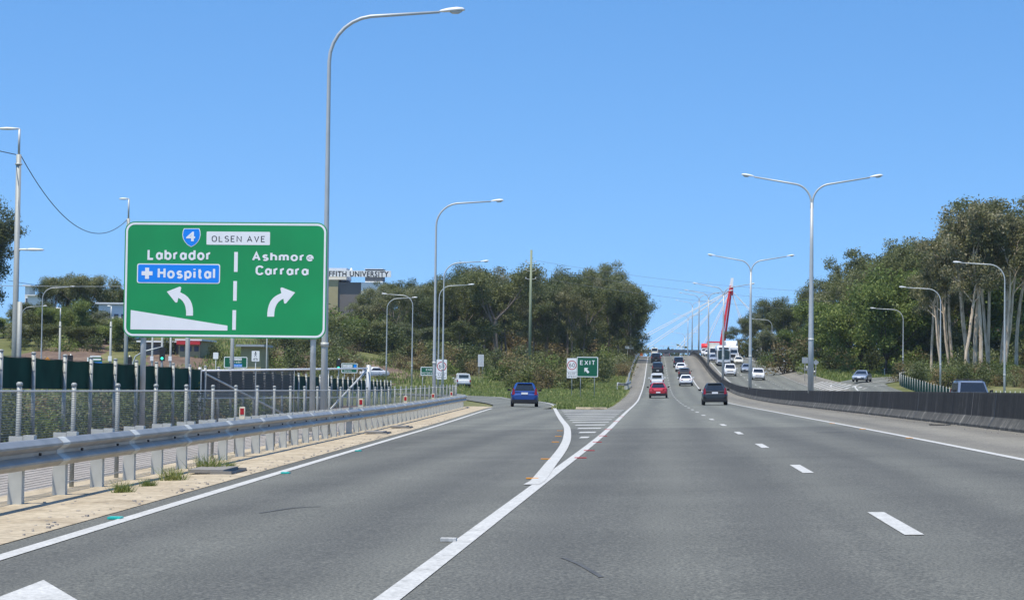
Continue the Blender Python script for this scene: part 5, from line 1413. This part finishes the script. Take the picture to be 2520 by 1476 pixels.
# exit sign
t_, w_, h_, zb_ = post_sign('exit_sign', 'green EXIT sign with white arrow on two posts at the nose', 1445.5, 877.5, 928, 53.5, 205, None, 'signgreen2', (-.31, .33), 'white')
glyphs('EXIT', 'lettering', (-w_*.34, zb_+h_*.6, w_*.34, zb_+h_*.82), M['white'], t_, -.022, .17)
ar = [(-.13, .46), (.06, .455), (.0, .385), (.115, .26), (.04, .185), (-.075, .31), (-.125, .245)]
MB().prism(ccw([(x*h_*1.02-.03, zb_+z*h_*1.0) for x, z in ar]), -.026, -.02).build('arrow', M['white'], t_)
def speed(px, y0, y1, wpx, Y, label):
    t_, w_, h_, zb_ = post_sign('speed_sign', label, px, y0, y1, wpx, Y, None, 'white', (0,))
    cz = zb_+h_*.65; r_ = w_*.46
    MB().ring(circ(0, cz, r_), circ(0, cz, r_*.84), -.026, -.02).build('ring', M['signred'], t_)
    glyphs('60', 'numeral', (-r_*.58, cz-r_*.45, r_*.58, cz+r_*.45), M['signblack'], t_, -.022, .15)
    MB().box((0, -.022, zb_+h_*.315), (w_*.94, .004, .025)).build('divider', M['signblack'], t_)
    glyphs('RAMP', 'lettering', (-w_*.36, zb_+h_*.18, w_*.36, zb_+h_*.27), M['signblack'], t_, -.022, .15)
    glyphs('SPEED', 'lettering', (-w_*.4, zb_+h_*.045, w_*.4, zb_+h_*.135), M['signblack'], t_, -.022, .15)
speed(1407.5, 881, 930, 25, 212, 'white 60 ramp speed sign partly behind the EXIT sign')
speed(1087, 884, 933, 25.5, 215, 'white 60 ramp speed sign crossed by lamp poles above the guardrail')
t_, w_, h_, zb_ = post_sign('motorway_sign', 'green END MOTORWAY sign behind the lamp poles', 1055, 902, 924.5, 41, 218, None, 'signgreen2', (-.36, .36), 'white')
glyphs('END', 'lettering', (-w_*.16, zb_+h_*.56, w_*.2, zb_+h_*.8), M['white'], t_, -.022, .17)
glyphs('MOTORWAY', 'lettering', (-w_*.42, zb_+h_*.18, w_*.42, zb_+h_*.42), M['white'], t_, -.022, .17)
# side road signs
t_, w_, h_, zb_ = post_sign('direction_sign', 'small green direction sign with blue hospital panel below the big sign', 580, 877, 906, 60, 190, None, 'signgreen2', (-.3, .3), 'white')
MB().box((.0, -.022, zb_+h_*.78), (w_*.5, .004, h_*.2)).build('name_panel', M['white'], t_)
MB().box((.05, -.022, zb_+h_*.25), (w_*.5, .004, h_*.24)).build('hospital_panel', M['signblue'], t_)
glyphs('Labrador', 'lettering', (-w_*.25, zb_+h_*.44, w_*.25, zb_+h_*.62), M['white'], t_, -.022, .15)
glyphs('Hospital', 'lettering', (-w_*.15, zb_+h_*.17, w_*.27, zb_+h_*.33), M['white'], t_, -.026, .15)
glyphs('OLSEN AVE', 'lettering', (-w_*.22, zb_+h_*.72, w_*.22, zb_+h_*.84), M['signblack'], t_, -.026, .13)
t_, w_, h_, zb_ = post_sign('direction_sign', 'small green sign with white name panel behind the gate', 860, 893, 918, 41, 235, None, 'signgreen2', (-.3, .3), 'white')
MB().box((-w_*.12, -.022, zb_+h_*.7), (w_*.6, .004, h_*.26)).build('name_panel', M['white'], t_)
MB().prism(circ(w_*.34, zb_+h_*.7, h_*.16, 14), -.026, -.02).build('shield', M['signblue'], t_)
glyphs('OLSEN AVE', 'lettering', (-w_*.38, zb_+h_*.63, w_*.13, zb_+h_*.77), M['signblack'], t_, -.026, .13)
glyphs('Carrara', 'lettering', (-w_*.32, zb_+h_*.16, w_*.12, zb_+h_*.34), M['white'], t_, -.022, .15)
t_, w_, h_, zb_ = post_sign('direction_board', 'blue green and white direction board on the far left behind the shade cloth', 233, 879, 897, 38, 175, None, 'signgreen2', (-.3, .3))
MB().box((w_*.1, -.022, zb_+h_*.2), (w_*.8, .004, h_*.4)).build('blue_panel', M['signblue'], t_)
MB().box((w_*.15, -.022, zb_+h_*.72), (w_*.55, .004, h_*.22)).build('name_panel', M['white'], t_)
MB().box((-w_*.46, -.022, zb_+h_*.5), (w_*.1, .004, h_)).build('white_edge', M['white'], t_)
MB().box((w_*.05, 0, zb_+h_*1.15), (w_*.7, .02, h_*.2)).build('top_panel', M['bldwhite'], t_)
post_sign('warning_sign', 'amber diamond warning sign on the far left behind the shade cloth', 117, 878, 895, 18, 165, None, 'amber', (0,), shape='diamond')
t_, w_, h_, zb_ = post_sign('pedestrian_sign', 'white sign with pedestrian and bicycle symbols below the big sign', 629, 863, 889, 19.5, 150, None, 'white', (0,))
MB().tube([(0, -.024, zb_+h_*.87), (0, -.024, zb_+h_*.88)], .001, 4).prism(circ(0, zb_+h_*.86, .05, 10), -.026, -.02).build('walker_head', M['signblack'], t_)
def strokes(name, lines, wd, par): 
    q = MB()
    for k, l_ in enumerate(lines): flat_stroke(q, l_, wd, -.022-.0006*k)
    return q.build(name, M['signblack'], par)
strokes('walker_symbol', [[(0, zb_+h_*.8), (0, zb_+h_*.62)], [(-.08, zb_+h_*.45), (0, zb_+h_*.62), (.09, zb_+h_*.45)], [(-.09, zb_+h_*.68), (0, zb_+h_*.78), (.09, zb_+h_*.66)]], .035, t_)
MB().ring(circ(-.1, zb_+h_*.2, .075, 14), circ(-.1, zb_+h_*.2, .055, 14), -.026, -.02).build('bicycle_wheel', M['signblack'], t_)
MB().ring(circ(.1, zb_+h_*.2, .075, 14), circ(.1, zb_+h_*.2, .055, 14), -.026, -.02).build('bicycle_wheel', M['signblack'], t_)
strokes('bicycle_frame', [[(-.1, zb_+h_*.2), (-.03, zb_+h_*.32), (.06, zb_+h_*.32), (.1, zb_+h_*.2)]], .02, t_)
post_sign('notice_board', 'small white notice sign with dark top edge below the big sign', 531, 867, 883, 13, 200, None, 'white', (0,))
post_sign('street_name_sign', 'white street name blade beside the end on lamp on the climb', 1549, 851.5, 858, 20.5, 398, None, 'white', (-.22,), pr=.05)
t_, w_, h_, zb_ = post_sign('slatted_sign', 'back of a slatted grey metal sign standing in the left shrubs', 1183.5, 872, 902, 15, 300, None, 'signback', (-.3, .3))
for q in (-.4, -.2, 0, .2, .4): MB().box((q*w_, -.03, zb_+h_*.5), (w_*.09, .03, h_)).build('slat', M['white'], t_)
t_, w_, h_, zb_ = post_sign('diamond_sign', 'grey back of a diamond sign with plate above the right guardrail', 1928.5, 853, 867, 14, 335, None, 'signback', (0,), shape='diamond')
MB().box((0, 0, zb_-.35), (w_*.75, .03, .5)).build('plate', M['signback'], t_)
post_sign('square_sign', 'grey back of a square sign left of the tall double lamp pole', 1981, 879, 893.5, 14.5, 290, None, 'signback', (0,))
post_sign('diamond_sign', 'grey back of a diamond sign just right of the tall double lamp pole', 2008, 884, 899, 15, 285, None, 'signback', (0,), shape='diamond')
post_sign('white_board', 'white stepped board beside the oncoming lanes below the trees', 1868, 848, 863, 12, 430, None, 'white', (-.2, .2))
# ---- rail poles with lamps and wires on the left
def rail_pole(label, px, Y, topy, lamps=(), dia=.3, extra=None):
    p = gx(px, Y); zt = at(px, topy, Y).z-p.z
    t_ = thing('rail_pole', label, 'pole', (p.x, p.y, p.z-.05), 0, 'rail line poles on the left')
    MB().tube([(0, 0, -.2), (0, 0, zt*.3), (0, 0, zt)], [dia/2, dia*.47, dia*.40], 12).build('pole', M['polegrey'], t_, True)
    MB().tube([(0, 0, zt-.5), (0, 0, zt-.43)], dia*.56, 12).build('clamp', M['steel'], t_, True)
    for ly, reach, up in lamps:
        z = at(px, ly, Y).z-p.z
        if up: MB().tube([(0, 0, zt), (0, 0, z)], .06, 8).build('mast', M['pole'], t_, True)
        q = MB(); s_ = 1 if reach > 0 else -1
        q.loft([[Vector((s_*x, dy*wd, z+dz*th)) for dy, dz in ((-1, 0), (-.5, 1), (.5, 1), (1, 0), (.5, -.6), (-.5, -.6))] for x, wd, th in ((0, .06, .05), (abs(reach)*.35, .10, .07), (abs(reach)*.6, .17, .08), (abs(reach)*.92, .15, .06), (abs(reach), .05, .02))])
        q.build('lamp_arm', M['housing'], t_, True)
    if extra: extra(t_, zt)
    return t_, Vector((p.x, p.y, p.z+zt))
def conduit(t_, zt): MB().tube([(.22, -.03, -.2), (.22, -.03, zt*.42)], .12, 10).build('service_pipe', M['polegrey'], t_, True)
_, T1 = rail_pole('nearest rail pole at the left edge, carrying lamps at two heights', 34, 100, 378, ((315, -1.0, True), (612, 1.35, False)), .31, conduit)
_, T2 = rail_pole('second rail pole, its top just above the corner of the big sign', 308, 140, 536, ((488, -.65, True),), .29)
tall = [(145, 215, 790, ((757, -.5, True),), .26, 'rail pole with lamp between the small curved street lamps on the left'), (270, 205, 790, ((752, -.4, True),), .26, 'rail pole with number plate left of the big sign'),
        (373, 230, 800, (), .26, 'rail pole with number plate, leftmost of three under the big sign'), (397, 215, 790, (), .27, 'rail pole with number plate, middle of three under the big sign'), (418, 225, 800, (), .27, 'rail pole with number plate, rightmost of three under the big sign'),
        (460, 120, 700, (), .30, 'thick rail pole under the middle of the big sign'), (570, 128, 700, (), .26, 'rail pole before the small green direction sign'), (655, 160, 750, (), .12, 'thin pole right of the pedestrian sign')]
for px, Y, ty_, lm, di, lb in tall:
    ex = None
    if px in (270, 373, 397, 418):
        zz = at(px, 882, Y).z
        ex = lambda t_, zt, zz=zz: MB().box((0, -.16, zz-t_.location.z), (.36, .03, .5)).build('number_plate', M['white'], t_)
    rail_pole(lb, px, Y, ty_, lm, di, ex)
def cable(name, label, a_, b_, sag, r=.02, mat='wire', group=None, n=24):
    a_, b_ = Vector(a_), Vector(b_); pts = [a_.lerp(b_, k/n)-Vector((0, 0, sag*4*(k/n)*(1-k/n))) for k in range(n+1)]
    o = MB().tube([p-a_ for p in pts], r, 5).build(name, M[mat]); o.location = a_; tag(o, label, 'cable', group); return o
cable('power_cable', 'dark cable sagging deeply between the two rail poles', T1+Vector((.1, 0, -.1)), T2-Vector((.1, 0, .15)), 2.1, .022)
cable('power_cable', 'dark cable leaving the nearest rail pole to the left', T1-Vector((.15, 0, .05)), T1+Vector((-4, -22, .3)), .15, .022)
cable('contact_wire', 'pale horizontal wire crossing behind the nearest rail pole', at(-40, 702, 130), at(330, 704, 150), .05, .02, 'wirepale')
cable('contact_wire', 'dark thin wire sloping down behind the nearest rail pole', at(20, 690, 112), at(120, 703, 140), .05, .015)
# ---- green wooden power pole and its wires across the road
def wood_pole():
    p = gx(1303, 330); zt = at(1306, 615, 330).z-p.z
    t_ = thing('power_pole', 'green treated wooden power pole standing before the left forest', 'pole', (p.x, p.y, p.z))
    MB().tube([(0, 0, -.5), (0, 0, zt*.5), (0.05, 0, zt)], [.24, .21, .17], 10).build('pole', M['wood'], t_, True)
    for zz in (zt-2.0, zt-3.3, zt-4.6):
        MB().tube([(-.75, 0, zz+.12), (-.4, 0, zz), (.4, 0, zz), (.75, 0, zz+.12)], .04, 6).build('cross_arm', M['steel'], t_, True)
        for s_ in (-1, 1): MB().tube([(s_*.75, 0, zz+.1), (s_*.75, 0, zz+.34)], .06, 6).build('insulator', M['housing'], t_)
    return p, zt
pw, zt = wood_pole()
for k, (dz, ye) in enumerate(((1.75, 742), (3.0, 766), (4.3, 795))):
    a_ = Vector((pw.x+.75, pw.y, pw.z+zt-dz+.1)); b_ = at(2760, ye-40, 330)
    cable('power_line', ('top', 'middle', 'lowest')[k]+' power line crossing above the motorway from the wooden pole', a_, b_, 3.0, .018, 'line', 'power lines over the motorway', 40)
# ---- traffic lights
def signal(label, px, Y, topy, arm=None):
    p = gx(px, Y); zt = at(px, topy, Y).z-p.z
    t_ = thing('traffic_light', label, 'traffic light', (p.x, p.y, p.z), 0, 'traffic lights on the side road')
    hx = 0
    if arm:
        MB().tube([(0, 0, -.1), (0, 0, zt-1.2), (.25, 0, zt-.5), (.9, 0, zt-.1), (arm, 0, zt+.35)], [.09, .08, .07, .06, .05], 8).build('mast', M['pole'], t_, True); hx = arm; zh = zt+.2
    else:
        MB().tube([(0, 0, -.1), (0, 0, zt+.2)], .06, 8).build('mast', M['pole'], t_, True); zh = zt
    MB().box((hx, -.12, zh-.5), (.45, .16, 1.15)).build('signal_box', M['blacktrim'], t_)
    for k, (c, dz) in enumerate((('redrefl', .35), ('amber', 0), ('signalgreen', -.35))):
        MB().tube([(hx, -.21, zh-.5+dz), (hx, -.19, zh-.5+dz)], .11, 12).build('lamp', M[c] if k == 2 else M['blacktrim'], t_)
M['signalgreen'] = plain('lit_green_lamp', (.02, .6, .4), .4); M['signalgreen'].node_tree.nodes['Principled BSDF'].inputs['Emission Color'].default_value = (.05, 1, .6, 1); M['signalgreen'].node_tree.nodes['Principled BSDF'].inputs['Emission Strength'].default_value = 1.5
signal('traffic light below the rail pole left of the big sign', 172.5, 185, 876)
signal('traffic light beside the left post of the big sign', 317.5, 170, 880)
signal('overhead traffic light on a curved mast arm under the big sign', 325, 178, 862, 2.6)
signal('small dark traffic light behind the gate, right of the lamp post', 833, 240, 886)
# ---- university building
BY = 560.0
def B(cx, cy): p = at((800+cx/12.3)*.98437, (640+cy/12.3)*.98437, BY); return p.x, p.z
def bbox(name, x0, y0, x1, y1, mat, par, d0=0, d1=12, toground=False):
    a_ = B(x0, y0); b_ = B(x1, y1); zb_ = b_[1] if not toground else H(a_[0], BY)-1
    return MB().box(((a_[0]+b_[0])/2-ub.location.x, (d0+d1)/2, (a_[1]+zb_)/2-ub.location.z), (b_[0]-a_[0], d1-d0, a_[1]-zb_)).build(name, M[mat], par)
c0 = B(900, 1300)
ub = thing('campus_building', 'tan and grey block with big white lettered sign band above its roof', 'building', (c0[0], BY, H(c0[0], BY)))
bbox('tan_wall', -400, 725, 548, 1300, 'bldtan', ub, 0, 14, True)
bbox('grey_wall', 548, 800, 1262, 1300, 'bldgrey', ub, .6, 14, True)
bbox('white_wall', 1262, 805, 2000, 1300, 'bldwhite', ub, .3, 13.4, True)
bbox('parapet', -400, 355, 795, 722, 'bldwhite', ub, 1, 10)
bbox('soffit', 640, 735, 790, 770, 'blddark', ub, 1.2, 9)
bbox('louvre_box', 1365, 400, 1905, 760, 'blddark', ub, 1.6, 6)
bbox('louvre_base', 1365, 764, 1905, 803, 'housing', ub, 1.4, 6.2)
fr = bbox('frame', 1350, 378, 1925, 402, 'bldwhite', ub, 1.2, 6.4)
band = bbox('sign_band', -420, 440, 2190, 652, 'bldwhite', ub, -.8, -.3)
a_ = B(-75, 632); b_ = B(2130, 478)
text('GRIFFITH UNIVERSITY', 'lettering', (a_[0]-ub.location.x, a_[1]-ub.location.z, b_[0]-ub.location.x, b_[1]-ub.location.z), M['signblack'], band, -.81, .028, 1.1)
p_ = B(910, 400); q = MB().tube([(p_[0]-ub.location.x, 3, p_[1]-ub.location.z-1.5), (p_[0]-ub.location.x, 3, p_[1]-ub.location.z-.2), (p_[0]-ub.location.x, 3, p_[1]-ub.location.z+.5)], [.5, .5, .1], 10); q.build('roof_dome', M['bldwhite'], ub, True)
# ---- other buildings on the left
def block(name, label, px0, px1, y0, y1, Y, mat, depth=10, roof=None, win=0, toground=True, fascia=None):
    a_ = at(px0, y0, Y); b_ = at(px1, y1, Y); g = H((a_.x+b_.x)/2, Y)-.5
    t_ = thing(name, label, 'building', ((a_.x+b_.x)/2, Y, g)); wd = b_.x-a_.x; h_ = a_.z-g; zb_ = 0 if toground else b_.z-g
    MB().box((0, depth/2, (h_+zb_)/2), (wd, depth, h_-zb_)).build('wall', M[mat], t_)
    if roof: MB().box((0, depth/2-.2, h_+.12), (wd+.8, depth+.8, .22)).build('roof', M[roof], t_)
    if fascia: MB().box((0, -.4, h_-.3), (wd+.3, .76, .5)).build('fascia', M[fascia], t_)
    for k in range(win):
        f_ = MB().box((-wd/2+wd*(k+.5)/win, -.02, h_*.62), (wd/win*.62, .06, h_*.26)).build('window', M['blddark'], t_)
    return t_
block('hill_building', 'white flat roofed building behind the trees left of the big sign', 243, 312, 748, 806, 328, 'bldwhite', 12, 'housing', 4)
block('hill_building', 'small white tower block at the far left above the trees', 62, 72, 704, 740, 420, 'bldwhite', 4, 'housing', 1)
block('hill_building', 'white gable house among trees at the far left', 68, 100, 728, 760, 395, 'bldwhite', 8, 'housing', 2)
block('shop_building', 'low white roofed building seen under the big green sign', 345, 440, 842, 870, 300, 'bldgrey', 9, 'bldwhite', 4)
block('shop_building', 'low building with red fascia seen under the big green sign', 440, 492, 838, 868, 296, 'bldtan', 9, 'bldwhite', 3, True, 'signred')
block('utility_box_building', 'plain tan block building right of the small green direction sign', 593, 642, 853, 900, 205, 'bldtan', 4, 'signback', 0)
# ---- cable bridge with red pylon beyond the crest
NY = 650.0
def N(px, py): p = at(px, py, NY); return Vector((p.x, p.y, p.z))
cbg = thing('cable_bridge', 'cable stayed footbridge with leaning red pylon beyond the crest', 'bridge', (0, 0, 0))
b0_, t0_ = N(1776, 852), N(1799, 704)
b0_.z = H(b0_.x, NY)-2 if False else b0_.z
def leg(dx0, dx1, w0, w1, mat, nm, dy):
    q = MB(); r_ = []
    for p, dx, w_ in ((b0_+Vector((-1.2, 0, -9)), dx0, w0), (t0_, dx1, w1)):
        r_.append([p+Vector((dx-w_/2, dy-.9, 0)), p+Vector((dx+w_/2, dy-.9, 0)), p+Vector((dx+w_/2, dy+.9, 0)), p+Vector((dx-w_/2, dy+.9, 0))])
    q.loft(r_); q.build(nm, M[mat], cbg)
leg(-.6, -.22, 1.15, .5, 'pylonred', 'pylon_leg', -.5); leg(.75, .3, .8, .45, 'pylonred', 'pylon_leg', .5)
q = MB(); tt = N(1802, 684); q.loft([[t0_+Vector((sx*.5, sy*.5, -.3)) for sx, sy in ((-1, -1), (1, -1), (1, 1), (-1, 1))], [tt+Vector((sx*.4, sy*.4, 0)) for sx, sy in ((-1, -1), (1, -1), (1, 1), (-1, 1))]]); q.build('pylon_cap', M['white'], cbg)
q = MB(); q.tube([t0_+Vector((0, 0, -2.8)), t0_+Vector((.05, 0, -.4))], [.7, .65], 10); q.build('anchor_head', M['pylonred'], cbg)
dk0, dk1 = N(1560, 862), N(1790, 862)
MB().box(((dk0.x+dk1.x)/2, NY+8, dk0.z-.0), (dk1.x-dk0.x, 4, 1.0)).build('deck', M['blddark'], cbg)
q = MB(); q.tube([N(1726, 853)+Vector((0, 0, 0)), N(1756, 853)], 1.0, 12); q.build('tie_beam', M['pylonred'], cbg, True)
q = MB(); q.box(N(1757, 844), (4.4, 1.5, 1.0)); q.build('cross_beam', M['pylonred'], cbg)
for k in range(9): MB().tube([Vector((dk0.x+3*k, NY+6.2, dk0.z+.5)), Vector((dk0.x+3*k, NY+6.2, dk0.z+1.6))], .06, 6).build('baluster', M['pole'], cbg)
MB().tube([Vector((dk0.x, NY+6.2, dk0.z+1.6)), Vector((dk1.x, NY+6.2, dk0.z+1.6))], .05, 6).build('handrail', M['pole'], cbg)
top_ = t0_+Vector((0, 0, -1.2))
for (px, py) in ((1560, 838), (1566, 842), (1584, 856), (1592, 858), (1664, 858), (1672, 859), (1727, 854), (1736, 854), (1842, 832), (1834, 830), (1905, 832), (1915, 832)):
    MB().tube([top_, N(px, py)], .10, 5).build('stay_cable', M['white'], cbg)
o = MB().box((0, 0, .5), (.7, .25, .9)).build('orange_barrier', M['orange']); p = at(1585, 868, 492); o.location = (p.x-.6, 492, H(p.x, 492)); tag(o, 'orange safety barrier on the left edge at the crest', 'barrier')

# ---- haze
hz = MB().box((300, 1900, 60), (5200, 5900, 130)).build('haze', plain('unused', (1, 1, 1)))
hm = bpy.data.materials.new('haze'); hm.use_nodes = True; hn = hm.node_tree; hn.nodes.clear()
ho = hn.nodes.new('ShaderNodeOutputMaterial'); hv = hn.nodes.new('ShaderNodeVolumePrincipled')
hv.inputs['Color'].default_value = (.72, .84, 1.0, 1); hv.inputs['Density'].default_value = HAZE; hv.inputs['Anisotropy'].default_value = .2
hn.links.new(hv.outputs[0], ho.inputs['Volume']); hz.data.materials.clear(); hz.data.materials.append(hm); tag(hz, kind='stuff')
